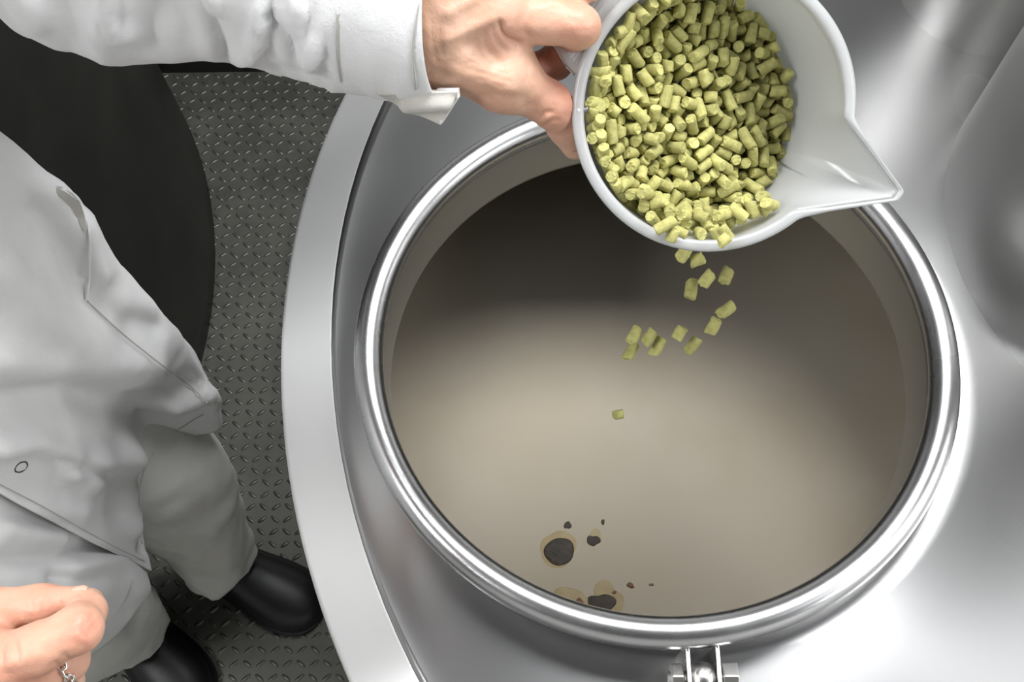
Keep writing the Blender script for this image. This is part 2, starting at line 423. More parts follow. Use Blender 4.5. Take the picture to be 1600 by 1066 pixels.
lump('trub_clump', 942, 816, .0022, .0026, .001, M_TRUB, 'faintest speck floating above the small clump', 'clump', 6)
c3 = lump('trub_clump', 940, 944, .0125, .0115, .0012, M_TRUB, 'ragged dark clump floating against the front rim of the manway', 'clump', 8)
lump('fringe', 950, 935, .017, .021, .0008, M_HALO, None, None, 9, c3, base=0)
c4 = lump('foam_streak', 892, 936, .021, .010, .0008, M_HALO, 'pale yellow foam smear on the wort beside the front rim', 'foam', 10)
lump('crumb', 906, 942, .004, .0045, .002, M_CRUMB, None, None, 11, c4)
lump('grain_crumb', 985, 915, .0035, .003, .002, M_CRUMB, 'largest red-brown crumb floating right of the ragged clump', 'crumb', 12)
lump('grain_crumb', 1018, 914, .0022, .0016, .0012, M_CRUMB, 'tiny brown crumb floating furthest right of all', 'crumb', 13)
lump('grain_crumb', 960, 926, .0022, .0018, .0012, M_CRUMB, 'tiny red-brown crumb beside the tip of the ragged clump', 'crumb', 14)

M_STEAM = bpy.data.materials.new('steam'); M_STEAM.use_nodes = True; nt = M_STEAM.node_tree; nt.nodes.remove(nt.nodes['Principled BSDF'])
vs = N(nt, 'ShaderNodeVolumeScatter', Color=(.97, .97, .97, 1), Density=STEAM, Anisotropy=.2); nt.links.new(vs.outputs[0], nt.nodes['Material Output'].inputs['Volume'])
st = lathe('steam', [(.001, WZ + .004), (KR - .012, WZ + .004), (KR - .012, ZE - .03), (BR - .01, ZT - .012), (NR + .03, ZT - .006), (.001, ZT - .006)], M_STEAM, None, 64, KC)
tag(st, 'thin white steam hanging over the wort inside the kettle', 'steam', kind='stuff')

# ------------------------------------------------------------------ measuring jug
JC = P(1116, 172, .53)
JR = Matrix(((.999, .014, .0418), (.0148, .7871, -.6166), (-.0416, .6167, .7861)))   # columns: jug right, jug up, out of the opening
JM = Matrix.Translation(JC) @ JR.to_4x4()
def JL(x, y, z): return JM @ Vector((x, y, z))
jug = thing('measuring_jug', 'translucent white plastic measuring jug tipped over the manway, full of green pellets', 'jug', JC)
JRT, JTAP, JH = .0695, .088, .150
# spout outline in the opening's plane: two joints and a rounded tip
SA, SB, ST = Vector((.0685, -.0030)), Vector((.0440, -.0530)), Vector((.1035, -.0450))
def seg_r(a, p, q):
    d = Vector((math.cos(a), math.sin(a))); e = q - p; den = d.x * e.y - d.y * e.x
    return (p.x * e.y - p.y * e.x) / den if abs(den) > 1e-9 else 0
def rim_r(a):
    a = (a + math.pi) % (2 * math.pi) - math.pi
    aA, aB, aT = math.atan2(SA.y, SA.x), math.atan2(SB.y, SB.x), math.atan2(ST.y, ST.x)
    if aB < a < aA:
        return max(JRT, seg_r(a, SA, ST) if a > aT else seg_r(a, ST, SB))
    return JRT
def jug_body():
    angs = [2 * math.pi * i / 128 for i in range(128)]
    aT = math.atan2(ST.y, ST.x) % (2 * math.pi)
    angs = sorted(angs + [aT + d for d in (-.16, -.13, -.10, -.075, -.05, -.025, 0, .025, .05, .075, .10, .13, .16)])
    # soften the tip
    rr = [rim_r(a) for a in angs]
    tipr = ST.length
    rr = [min(r, (tipr - .0090) if abs((a - aT + math.pi) % (2 * math.pi) - math.pi) > .085 else tipr - .0045 - .62 * ((a - aT + math.pi) % (2 * math.pi) - math.pi) ** 2) if r > JRT + .012 else r for a, r in zip(angs, rr)]
    n = len(angs); v = []; f = []
    zs = [0, -.002, -.008, -.018, -.03, -.045, -.06, -.08, -.11, -.14, -JH + .004, -JH]
    for z in zs:
        for a, r in zip(angs, rr):
            fade = max(0, 1 + z / .058); fade = fade ** 1.25
            rad = JRT + z * JTAP + (r - JRT) * fade
            if z == -JH: rad -= .004
            v.append(JL(rad * math.cos(a), rad * math.sin(a), z))
    for k in range(len(zs) - 1):
        for i in range(n):
            j = (i + 1) % n; f.append((k * n + i, (k + 1) * n + i, (k + 1) * n + j, k * n + j))
    c = len(v); v.append(JL(0, 0, -JH))
    for i in range(n): f.append(((len(zs) - 1) * n + i, c, (len(zs) - 1) * n + (i + 1) % n))
    o = mesh_obj('body', v, f, M_JUG, jug); solidify(o, .0016, -1)
    # rolled lip following the same outline
    v = []; f = []; m = 10
    for a, r in zip(angs, rr):
        spout = min(1, max(0, (r - JRT) / .01))
        for k in range(m):
            t = 2 * math.pi * k / m
            w = .0032 * (1 - .45 * spout)
            rad = r + .0012 + w * math.cos(t); v.append(JL(rad * math.cos(a), rad * math.sin(a), .0002 + .0022 * math.sin(t)))
    for i in range(n):
        for k in range(m):
            f.append((i * m + k, ((i + 1) % n) * m + k, ((i + 1) % n) * m + (k + 1) % m, i * m + (k + 1) % m))
    mesh_obj('lip', v, f, M_JUG, jug)
jug_body()
def jug_handle():
    ha = math.radians(143); d = Vector((math.cos(ha), math.sin(ha), 0)); s = Vector((-d.y, d.x, 0))   # s: sideways (towards the lower left)
    path = [(JRT - .001, -.004, .030), (JRT + .008, -.0035, .0285), (JRT + .018, -.004, .0245), (JRT + .028, -.008, .0205), (JRT + .036, -.017, .0175), (JRT + .040, -.030, .016),
            (JRT + .040, -.055, .0145), (JRT + .037, -.085, .013), (JRT + .026, -.104, .012), (JRT - .004, -.112, .012)]
    pts = crom([Vector(p) for p in path], 40)
    v = []; f = []; prof = [(-1, 0), (-.96, .0022), (-.8, .0026), (0, .0026), (.8, .0026), (.96, .0022), (1, 0), (.96, -.0022), (.8, -.0026), (0, -.0026), (-.8, -.0026), (-.96, -.0022)]
    m = len(prof)
    for i, p in enumerate(pts):
        t = (pts[min(i + 1, 39)] - pts[max(i - 1, 0)]); tt = Vector((t.x, t.y)).normalized(); nn = Vector((-tt.y, tt.x))
        for a, b_ in prof:
            rad = p.x + nn.x * b_; z = p.y + nn.y * b_
            q = d * rad + s * (a * p.z); v.append(JL(q.x, q.y, z))
    for i in range(39):
        for k in range(m): f.append((i * m + k, i * m + (k + 1) % m, (i + 1) * m + (k + 1) % m, (i + 1) * m + k))
    f.append(tuple(range(m))); f.append(tuple(range(39 * m, 40 * m)))
    h = mesh_obj('handle', v, f, M_JUG, jug)
    # moulded ribs on the upper face of the strap near the lip
    for k in range(7):
        rad = JRT + .0035 + k * .0022; bm = bmesh.new()
        a, b_ = d * rad, d * (rad + .0009); hw = .025 - k * .0006
        z0, z1 = -.0020 + (-.0004 * k * .2), -.0006
        vs = []
        for zz in (z0, z1):
            for q in (a - s * hw, b_ - s * hw, b_ + s * hw, a + s * hw): vs.append(bm.verts.new(JL(q.x, q.y, zz)))
        for q in ((0, 1, 2, 3), (4, 5, 6, 7), (0, 1, 5, 4), (1, 2, 6, 5), (2, 3, 7, 6), (3, 0, 4, 7)): bm.faces.new([vs[i] for i in q])
        bm_obj('rib', bm, M_JUG, h)
jug_handle()

# ------------------------------------------------------------------ hop pellets
LENS = [.0062, .0075, .009, .0105, .012, .0082]
def pellet_mesh(L, seed):
    rnd = random.Random(seed); n = 14; v = []; f = []; R = .0031
    rows = [(-.5, .55), (-.5, .90), (-.44, 1.0), (-.15, 1.0), (.15, 1.0), (.44, 1.0), (.5, .90), (.5, .55)]
    tb, tt = (rnd.uniform(-.28, .28), rnd.uniform(-.28, .28)), (rnd.uniform(-.28, .28), rnd.uniform(-.28, .28))
    bend = rnd.uniform(-.0004, .0004)
    for k, (z, r) in enumerate(rows):
        for i in range(n):
            a = 2 * math.pi * i / n; w = 1 + rnd.uniform(-.045, .045)
            x, y = R * r * w * math.cos(a), R * r * w * math.sin(a)
            zz = z * L
            if k < 3: zz += tb[0] * x + tb[1] * y + rnd.uniform(-.0003, .0003) * (k < 2)
            if k > 4: zz += tt[0] * x + tt[1] * y + rnd.uniform(-.0003, .0003) * (k > 5)
            v.append((x + bend * (1 - 4 * z * z), y, zz))
    for k in range(len(rows) - 1):
        for i in range(n): f.append((k * n + i, k * n + (i + 1) % n, (k + 1) * n + (i + 1) % n, (k + 1) * n + i))
    f.append(tuple(range(n - 1, -1, -1))); f.append(tuple(range((len(rows) - 1) * n, len(rows) * n)))
    me = bpy.data.meshes.new('hop_pellet'); me.from_pydata(v, [], f); me.shade_smooth()
    me.materials.append(M_PELLET); me.materials.append(M_PELLETEND)
    for p in me.polygons:
        if abs(p.normal.z) > .75: p.material_index = 1; p.use_smooth = False
    return me
PM = [[pellet_mesh(L, 10 * i + s) for s in range(3)] for i, L in enumerate(LENS)]
PELLETS = '''
4 -464 348 -74 20 -5 -44 35 4 -520 -114 -88 44 39 10 -6 4 -210 69 -238 7 15 36 -45 4 12 506 -317 24 -38 -27 -28 4 -121 -548 -232 39 -7 41 19 4 169 49 -414 9 -8 35 -47 4
288 -163 -434 6 -14 33 -48 4 -372 -24 -134 49 -23 -25 1 4 311 -29 -505 34 -47 12 12 3 -487 125 -120 45 -39 -9 2 4 346 -434 -482 14 -20 22 -50 3 -528 236 -94 50 -23 19 13
4 195 -195 -411 21 47 10 30 3 -97 491 -240 -2 16 47 34 4 -189 349 -252 22 -2 52 -20 4 193 -441 -409 9 43 13 -39 3 400 235 -520 18 26 36 37 3 296 409 -494 14 -28 -41 -31 3
415 -270 -539 8 6 -33 49 3 112 440 -387 16 -10 -30 -48 3 362 -152 -501 36 -12 -36 -29 3 -78 -605 -261 31 -28 43 4 4 -115 195 -312 17 50 -28 -5 3 21 -236 -339 39 31 -9 -32
3 -344 475 -155 15 14 53 20 2 -334 166 -195 42 -36 -22 5 3 -392 263 -176 53 -21 -16 5 3 32 -147 -342 50 19 -26 4 2 -396 88 -169 35 -41 -26 4 2 118 284 -383 14 12 -35 45 2
-207 -496 -240 28 16 -35 36 4 -345 75 -221 18 4 34 -46 2 177 238 -408 13 -4 32 49 4 -53 -84 -300 1 -10 20 56 4 -270 429 -240 18 7 -53 20 4 -72 -280 -280 21 -2 54 -15 2
253 130 -496 25 -32 -9 -43 2 55 424 -360 4 -1 -33 -50 3 -143 -202 -255 53 7 17 22 4 526 -20 -621 32 4 49 -11 3 174 418 -439 50 -19 -12 -24 4 -33 292 -298 45 22 -9 -33 5
-443 189 -148 9 -1 -40 -44 2 485 96 -575 22 -38 23 -34 3 102 -284 -363 -1 -20 16 -54 5 -270 -394 -195 40 -40 15 -14 5 7 169 -303 40 43 -1 15 5 -326 -519 -151 42 35 -23 -4
2 -176 -274 -286 7 41 29 33 2 -142 -480 -274 6 24 36 -41 3 -12 1 -315 0 -14 49 31 2 -151 395 -273 2 24 -21 -51 3 368 38 -545 25 37 -38 13 3 478 -71 -590 12 54 5 -23 4 253
64 -461 27 -11 52 0 2 153 -242 -427 21 -26 40 -30 2 -115 -332 -286 41 19 12 37 3 536 180 -626 39 -4 19 42 2 -531 -307 -112 1 -20 48 -29 5 311 213 -514 4 14 -37 -45 4 -57
145 -321 38 20 -11 -41 2 -560 155 -52 7 -38 -44 -14 2 -94 -406 -283 9 51 1 31 3 512 -119 -631 24 31 9 -44 2 24 -309 -346 37 -7 -33 34 1 52 63 -356 17 42 -18 -35 4 -197
-611 -209 2 -50 25 -22 5 254 496 -484 48 21 -27 -13 1 150 -72 -404 24 39 24 -31 1 -291 -157 -181 22 -44 -20 27 4 341 -263 -498 48 -32 4 16 3 -288 207 -221 14 39 -41 -13 5
-164 28 -264 34 -39 27 15 2 -62 377 -336 28 -1 -50 -19 4 391 -365 -556 22 31 45 12 5 -96 306 -316 18 34 -38 26 5 -272 -224 -200 51 9 -28 13 1 -276 -19 -205 22 34 -39 21 1
-472 -280 -128 28 22 43 -22 2 71 -459 -425 22 -36 23 -36 2 -449 -441 -111 48 -24 -4 27 4 149 -391 -393 17 11 -8 56 2 -342 -342 -171 14 -54 -17 -12 4 77 -591 -395 34 12 46
13 2 -588 -65 -54 15 56 13 -4 5 234 209 -462 6 -3 -32 50 4 474 -320 -576 6 -14 56 16 1 -385 -421 -167 12 -21 47 -28 1 -340 380 -220 17 6 47 -33 5 -123 -144 -304 50 -11
-32 1 1 -487 -207 -118 24 5 52 16 5 90 130 -368 19 -15 -8 -54 4 -339 302 -248 8 19 -56 -6 2 -403 -98 -156 10 -48 -30 16 1 369 411 -522 36 -5 46 -13 4 -217 -401 -255 28 19
-39 -30 3 -563 -212 -59 27 -10 12 52 1 -275 371 -198 0 -2 23 -55 4 -579 -147 -69 50 -12 -9 -29 0 -206 226 -253 42 43 6 -3 1 -132 -75 -271 19 -54 -17 5 5 490 -226 -621 38
-27 25 -29 3 -32 238 -334 14 -52 7 -25 1 54 247 -368 11 36 43 -20 0 -502 -5 -120 35 5 -37 -31 5 -76 32 -281 33 -22 -9 44 3 372 303 -523 3 -19 1 57 3 351 470 -551 47 -8
-29 -22 4 402 -427 -530 23 16 36 39 2 221 -490 -439 3 -56 -10 18 2 -587 -2 -69 57 -16 -1 -10 4 423 324 -594 22 -13 -51 17 2 -136 93 -311 20 22 -31 -42 5 93 -180 -408 26
-26 -14 -46 1 466 157 -615 6 -4 -54 -25 0 -158 506 -229 4 10 27 -53 2 399 -103 -565 38 -45 11 -2 1 -193 -120 -261 -1 12 55 -22 5 95 -40 -393 49 -11 20 26 1 -330 -461 -198
32 0 41 30 1 -29 -437 -335 14 23 26 47 2 -281 112 -241 10 -48 -31 16 0 -402 -225 -171 26 20 48 14 4 -222 329 -303 35 37 28 -13 2 91 542 -380 4 22 53 17 2 -209 555 -217 25
46 -19 -22 3 -393 -502 -179 25 45 29 6 5 118 -620 -391 54 12 -19 -14 0 -468 -114 -131 37 37 19 -23 2 577 -142 -684 34 -46 17 9 4 -158 241 -302 36 -15 -1 -45 4 216 555
-462 1 -25 54 -7 5 -266 -311 -255 13 -38 45 4 2 -371 -155 -183 53 3 -14 24 0 248 -31 -457 24 52 19 -2 0 -64 426 -292 38 15 -38 -22 3 188 -53 -455 13 -32 36 34 4 312 -536
-473 5 40 -43 -6 1 -284 267 -249 11 40 -43 -6 3 82 -372 -399 55 -17 7 -13 0 271 285 -523 28 -43 10 -30 5 -320 -195 -232 38 28 -7 -37 3 37 -5 -354 8 -49 -26 22 3 -295 16
-254 31 50 -1 -11 2 557 58 -632 15 -41 -38 -13 1 30 -390 -367 49 -10 17 29 2 -283 -579 -201 17 11 -11 -55 0 50 -522 -395 29 27 -31 33 4 -195 -328 -322 47 27 -13 -22 1 40
336 -365 46 21 -16 -28 1 -487 -391 -138 42 -8 -23 -35 4 -8 426 -378 23 -19 36 37 4 -83 -373 -345 31 -18 -33 35 0 -426 -344 -161 19 -38 40 -12 2 -398 -291 -123 5 -59 1 -10
2 -57 -178 -325 10 -39 -44 6 3 76 363 -435 37 5 -47 -8 3 323 -489 -522 58 8 3 -11 2 -332 -291 -234 27 29 -44 10 5 337 353 -573 50 -12 10 -29 1 -235 -52 -267 18 17 -46 -30
4 200 -557 -484 49 -11 16 -29 2 317 90 -532 45 -28 -6 -27 5 390 108 -575 32 -28 34 -25 2 193 -160 -466 40 31 -30 -11 0 170 -579 -428 28 52 -10 6 2 286 -301 -486 27 3 2 54
4 388 -17 -622 21 -37 26 -34 4 257 -565 -476 7 21 -56 -4 0 -575 106 -95 25 -19 -23 -46 4 -424 -175 -208 40 10 -14 -42 5 -132 -14 -319 10 -7 -50 31 1 -450 43 -140 37 4 4
-47 1 493 241 -656 15 34 -27 39 0 -257 169 -282 3 46 -15 36 5 -200 -196 -318 27 25 38 -29 1 -519 51 -169 45 -37 -2 12 0 11 -68 -356 53 0 27 4 2 -7 -529 -362 9 -7 0 -59 2
226 -360 -469 11 -57 -13 -9 1 223 -277 -452 -2 -42 43 6 5 166 -319 -411 27 45 11 27 5 -203 486 -267 18 -37 43 -7 3 -19 65 -380 16 55 18 0 4 -410 153 -245 53 15 -24 -5 0
427 36 -595 20 -36 25 -36 0 -389 349 -189 -1 46 22 31 4 -274 521 -249 8 -56 19 -8 4 -310 -75 -269 55 4 20 -15 2 224 339 -474 30 8 -1 -51 0 -274 329 -263 53 7 18 20 4 10
-630 -366 6 49 9 33 2 387 147 -624 34 18 37 27 5 -43 -641 -275 46 6 -4 -38 4 200 432 -514 43 -13 38 -13 4 437 375 -636 13 57 13 0 4 308 -382 -565 20 -2 56 3 1 335 276
-567 26 -40 26 25 0 271 376 -548 7 -27 22 49 5 -129 451 -301 52 -8 6 28 3 -419 -24 -208 17 -22 -53 7 0 -201 156 -319 12 23 32 -44 3 149 209 -484 21 -2 53 18 4 -300 -507
-224 45 -25 31 3 4 -459 296 -198 34 38 29 -13 1 -479 -51 -186 18 -13 -55 4 5 -214 -564 -259 26 41 15 -31 3 -346 -53 -216 26 26 33 -34 0 -569 36 -131 50 -9 16 -27 3 -84
142 -382 15 -27 -43 -29 0 137 147 -407 42 -2 17 39 0 -413 415 -171 48 -2 13 34 0 -325 -378 -231 52 19 -23 -3 4 398 218 -577 7 -34 -31 -38 3 547 -245 -677 53 15 7 -22 4
-68 19 -380 22 51 -3 22 5 -12 -595 -359 48 6 6 36 5 184 155 -488 5 22 17 -53 0 171 485 -474 39 27 -14 34 5 514 2 -676 38 38 -26 8 3 337 -81 -550 44 -37 19 3 0 -206 -16
-311 9 -50 -27 17 0 -153 287 -354 10 30 0 51 4 -91 -535 -292 -1 30 29 43 3 138 -119 -473 5 24 9 -54 5 152 -493 -485 29 22 -16 -45 3 -236 -110 -331 32 -8 18 47 3 -242 70
-289 11 12 40 -41 5 -246 -483 -286 32 11 -34 36 5 85 28 -411 41 -2 -32 29 2 -28 -138 -406 53 -22 11 -12 1 -69 526 -324 29 9 -52 0 3 209 350 -556 35 41 0 26 0 68 184 -428
18 -29 -45 20 5 -457 46 -212 25 41 -23 28 1 -440 354 -133 6 -14 41 -41 2 -469 -363 -204 5 24 -15 -53 1 -91 -233 -318 40 12 -26 -34 1 255 -209 -488 3 -19 28 49 5 108 -566
-468 7 -49 0 -34 1 158 -419 -474 41 9 31 29 5 497 -202 -677 29 50 -15 -5 5 -259 -150 -255 18 1 -57 1 1 -408 75 -246 37 45 12 2 2 -32 102 -435 12 32 -48 12 3 56 458 -414
11 18 47 -30 2 -88 -44 -368 9 -22 16 -53 1 -544 -40 -152 46 -21 -18 26 0 -272 487 -341 17 -5 48 31 0 -496 293 -140 17 -45 0 36 5 28 154 -372 8 -17 -52 24 0 236 -86 -500 5
-52 8 29 0 133 578 -438 16 34 9 46 0 149 351 -500 35 -11 -47 -8 3 -307 267 -317 46 36 -3 -13 1 -187 -411 -317 14 39 17 -41 2 49 -93 -431 10 35 42 23 1 2 -196 -389 21 17
49 21 4 80 103 -440 28 -16 50 7 2 -222 446 -318 47 15 -1 -34 2 482 -366 -603 48 15 8 -31 2 -548 133 -149 41 -25 -28 -23 0 157 563 -494 27 -24 39 28 3 -371 -253 -272 11
-43 32 -25 4 459 82 -635 33 -24 36 -25 1 -256 -547 -299 44 -27 25 19 0 160 32 -479 18 42 -39 3 4 -19 525 -409 12 -16 0 -56 4 -272 414 -341 4 24 -17 -52 0 262 -498 -493 30
-40 26 21 5 -385 -83 -263 26 26 33 -34 2 247 -420 -486 13 -55 -15 15 1 23 290 -404 29 -17 -21 45 0 -106 584 -288 27 17 36 -35 3 64 318 -477 48 9 34 4 3 575 12 -725 10 8
-1 59 0 -233 -274 -341 47 6 -3 -37 4 344 -282 -577 31 41 22 -21 2 55 -511 -458 4 -35 -10 48 1 -10 -448 -405 53 27 -6 8 1 -99 -467 -336 12 -4 59 -3 1 -130 432 -371 4 -27
27 -46 3 -543 -201 -152 24 27 27 -39 4 -469 -228 -204 18 -26 46 -21 5 -153 -84 -346 37 -33 -25 23 2 172 284 -454 37 5 -38 -26 2 507 -333 -670 25 51 1 -20 3 -488 -287 -191
18 -26 46 -21 3 375 -489 -558 11 -39 -16 -41 3 -23 217 -406 22 33 -14 43 5 -81 -303 -356 9 44 30 26 3 529 116 -688 0 -37 9 46 4 113 461 -446 32 51 -3 2 1 -436 -99 -227 42
40 -12 11 0 -391 -292 -208 27 29 -44 11 1 -406 -408 -237 49 -10 16 -29 5 1 -390 -456 29 2 -32 -41 3 -250 226 -326 5 55 -15 -17 3 109 -338 -464 48 -23 -23 -15 0 -146 -197
-355 27 39 -24 27 0 439 297 -654 7 53 7 -27 5 -382 -347 -265 44 12 -24 -31 1 -176 385 -328 32 47 -5 19 0 -222 529 -376 18 8 -32 -47 5 -450 200 -217 6 41 34 28 0 -567 -104
-136 27 11 52 4 0 453 -140 -679 34 -32 34 15 1 -359 411 -281 47 33 -17 5 1 -99 238 -374 48 11 13 32 0 -507 174 -177 12 2 -37 -45 2 -64 304 -387 2 56 8 -19 1 -187 -372
-390 5 -55 -16 18 2 -358 463 -219 54 13 -21 7 0 -67 -89 -411 27 -11 50 14 3 185 542 -587 28 15 51 -4 4 282 445 -572 -3 -29 42 -31 0 -15 587 -444 13 48 -30 -14 5 -382 250
-265 50 -7 -28 -16 2 535 -164 -732 35 22 41 13 3 178 -597 -477 35 -13 47 1 1 96 249 -442 10 48 -34 -2 4 -122 571 -400 10 54 -8 -23 5 514 -299 -719 26 51 2 -18 1 403 -192
-586 2 26 -7 -53 3 -340 -415 -294 30 -22 -15 45 0 -290 66 -329 23 18 -37 37 0 37 -327 -410 19 -52 0 -24 3 -8 -210 -452 30 -35 39 -2 0 -334 -134 -298 52 1 -27 -13 4 -164
210 -417 36 31 -27 25 2 414 -122 -632 23 -34 -39 -19 5 -72 -577 -340 38 -44 8 -13 3 302 -173 -521 35 -4 -32 -36 2 115 -38 -464 31 -19 -38 -30 3 -130 -550 -352 21 37 25
-34 3 -44 592 -349 6 54 17 20 0 229 14 -498 15 -50 24 15 4 -20 343 -443 36 30 -29 24 0 580 -56 -708 31 6 5 51 1 -140 -587 -292 42 -41 5 -9 3 92 58 -491 52 21 -22 -2 1 303
335 -637 36 -41 6 24 3 252 -323 -559 44 28 -29 7 0 35 99 -482 35 30 -1 -38 0 -483 115 -194 34 28 -6 -41 0 289 35 -586 31 24 -12 -43 0 -66 463 -349 20 10 -10 55 3 269 209
-559 13 5 -31 50 0 72 -429 -481 9 -23 44 -32 3 10 -263 -397 -1 46 21 32 5 465 -64 -674 37 31 12 34 5 -253 -335 -355 10 26 -7 -53 3 -192 -283 -397 37 -37 19 23 2 106 -214
-478 2 30 22 47 3 33 -575 -469 43 -27 -20 -25 3 -442 -451 -202 13 -21 16 53 1 -58 199 -480 11 45 -35 -15 3 213 70 -532 15 -28 6 51 2 184 -410 -537 42 -40 15 -3 0 -388 5
-261 34 47 -6 16 1 -511 242 -175 6 41 34 28 4 267 -189 -570 44 20 -28 22 0 -120 341 -371 34 -31 -2 38 0 224 -522 -540 0 -21 24 51 5 352 -275 -639 26 -20 31 40 5 196 130
-559 24 -28 41 -23 5 -188 561 -273 46 0 33 19 0 -119 -338 -397 19 55 5 -13 0 444 223 -706 21 4 -47 -30 2 174 491 -544 16 -38 -20 38 2 214 -277 -536 5 -48 -36 3 3 -213 298
-383 13 -3 -36 46 1 397 -362 -639 35 37 30 -10 1 52 583 -461 3 -56 -8 19 4 286 -390 -650 47 9 -33 15 3 188 -129 -589 37 35 12 -29 5 415 -269 -620 -2 11 55 21 5 266 422
-642 27 50 -6 19 3 180 -222 -510 50 26 -20 1 1 -434 392 -226 16 9 50 27 1 366 276 -659 25 8 45 -29 0 360 53 -627 7 -10 -38 -44 5 -183 477 -404 9 -49 -17 -28 2 289 114
-584 28 -30 38 -22 3 -339 85 -294 13 -10 43 39 0 -84 124 -472 35 30 -1 -38 3 239 -129 -550 29 -49 -3 -18 0 -316 370 -311 24 15 -24 -47 2 114 -552 -537 23 42 -23 28 1 431
-314 -683 44 -15 11 37 3 314 209 -609 13 0 -35 47 2 276 -234 -624 52 20 11 -18 2 372 409 -622 27 -50 -1 -20 0 -195 -553 -321 14 24 10 52 5 -406 337 -248 47 30 -10 -20 5
512 198 -735 8 -46 -38 -1 1 332 -105 -678 18 -18 6 -54 2 -173 116 -390 45 -11 15 -34 3 231 -31 -559 22 -8 -55 0 5 -296 -241 -325 9 1 -40 44 2 -264 -232 -273 17 28 7 -50 4
-161 -463 -358 50 27 -6 -18 5 280 -321 -638 19 -2 -57 1 5 10 512 -523 49 10 16 30 1 -114 198 -451 24 18 -37 37 5 36 -343 -483 20 -28 15 47 1 415 210 -654 4 -19 -18 -54 4
-74 -440 -406 37 -37 23 19 5 200 272 -523 49 -29 -18 -2 0 -24 -48 -437 44 -11 16 -36 0 81 -593 -440 11 -7 -35 -47 4 -63 414 -414 40 26 -28 24 2 -104 -625 -338 39 -13 29
-33 4 -60 -109 -490 39 -2 -30 35 4 431 -426 -658 1 39 32 -32 1 509 67 -723 33 -7 49 -6 1 -349 -195 -288 53 -10 -25 8 2 -150 505 -340 53 -2 -20 21 3 399 380 -735 29 49 14
13 3 255 185 -637 21 26 15 -48 5 58 428 -498 23 28 23 -42 2 -308 -457 -260 8 25 31 44 4 183 -513 -586 28 17 50 -7 3 -109 507 -425 16 31 -47 -10 4 50 597 -351 1 48 36 -4 4
318 473 -639 9 -55 -16 14 3 334 -440 -658 28 -6 -46 26 2 421 -422 -742 7 -12 57 13 0 89 -79 -517 3 58 6 -13 5 267 387 -718 15 -7 46 35 3 -100 -248 -385 50 2 -30 13 1 256
502 -623 58 7 15 -1 2 -108 -288 -431 35 29 34 19 4 34 182 -512 8 -46 15 34 5 -150 -201 -427 14 8 44 -37 1 -171 -31 -392 52 -29 -2 -5 3 171 -321 -500 -3 -14 58 2 4 -186
-604 -345 1 -54 21 -14 1 178 -544 -665 -1 -9 44 -40 3 485 9 -763 13 -46 -35 9 1 -175 563 -346 15 -21 54 -2 3 201 47 -598 30 35 39 2 4 531 -208 -789 8 -46 37 10 3 481 286
-716 41 37 23 0 0 291 -31 -587 -3 -8 43 -41 4 75 -69 -584 7 17 47 33 4 486 -307 -794 24 3 -35 42 1 95 -399 -538 41 1 -42 10 3 -32 -554 -436 27 -26 35 32 5 -318 -339 -309
26 26 34 -33 1 2 576 -522 11 -47 -32 16 0 112 -116 -606 55 5 18 15 1 -262 338 -348 5 -40 34 -28 0 -336 187 -294 0 19 0 57 3 391 287 -764 52 20 21 7 1 91 220 -520 32 37 35
0 5 -217 190 -380 27 -25 36 31 1 23 242 -462 0 7 21 56 1 -13 -297 -449 4 -35 -36 -32 1 39 522 -453 26 30 43 14 0 -1 27 -457 28 39 2 -36 0 348 -289 -774 48 -30 -18 -4 2
-219 -198 -379 53 8 -26 -9 0 90 -320 -520 15 47 -20 28 3 345 365 -679 49 1 34 -6 5 -380 -508 -266 23 14 -26 -47 1 124 137 -535 13 47 -35 -6 1 120 -469 -615 43 -39 -13 -10
0 26 -142 -547 9 49 -28 -16 3 -74 572 -479 52 -4 -27 11 0 -266 -397 -346 16 45 29 22 1 153 -348 -585 30 36 -24 28 1 -98 -172 -390 20 13 44 -34 2 101 567 -528 51 -2 -28
-14 2 35 -31 -471 10 30 -50 8 5 460 -382 -715 14 -57 -12 -6 1 -59 -35 -491 35 30 -2 -39 3 220 511 -685 5 24 -16 -52 0 -195 387 -392 12 -43 -38 14 1 218 -341 -614 10 15
-41 39 2 -273 147 -341 36 31 -27 25 5 306 -256 -676 16 5 49 30 3 466 -136 -783 12 48 -18 28 0 3 -122 -465 17 -19 -16 52 1 1 448 -458 39 -44 10 1 5 -45 -468 -485 56 3 19 9
5 141 10 -536 -2 23 48 27 2 151 257 -637 27 12 52 2 0 180 -513 -657 27 -19 -20 46 3 449 161 -773 37 -35 17 27 3 546 -119 -805 3 -26 52 15 3 245 319 -611 42 40 13 7 0 -284
-166 -331 44 -12 14 -37 2 187 196 -560 34 -29 -30 26 2 436 137 -701 59 6 -2 -8 2 -501 -113 -182 29 22 -16 -45 5 451 -230 -846 2 -22 -20 52 3 440 40 -693 6 5 -41 43 4 99
-147 -512 52 18 -19 -16 2 -123 -385 -445 13 27 0 -52 0 -323 487 -292 25 40 -36 -8 5 -89 46 -453 3 -57 -6 18 1 58 322 -542 3 -45 18 35 2 -43 341 -502 48 -12 -28 -18 2 -233
-26 -369 26 -27 31 35 3 162 -97 -644 18 24 -37 37 0 132 -545 -624 14 8 44 -37 3 517 -62 -787 2 25 3 55 4 449 -274 -753 39 12 -42 14 5 364 -52 -696 17 -27 -50 9 5 212 -253
-611 33 40 -19 22 4 53 -535 -568 47 -30 -10 20 5 191 112 -630 19 -29 12 47 0 96 381 -524 44 34 -22 4 3 -222 -453 -376 32 8 -34 37 3 355 -104 -609 42 -42 5 3 1 374 317
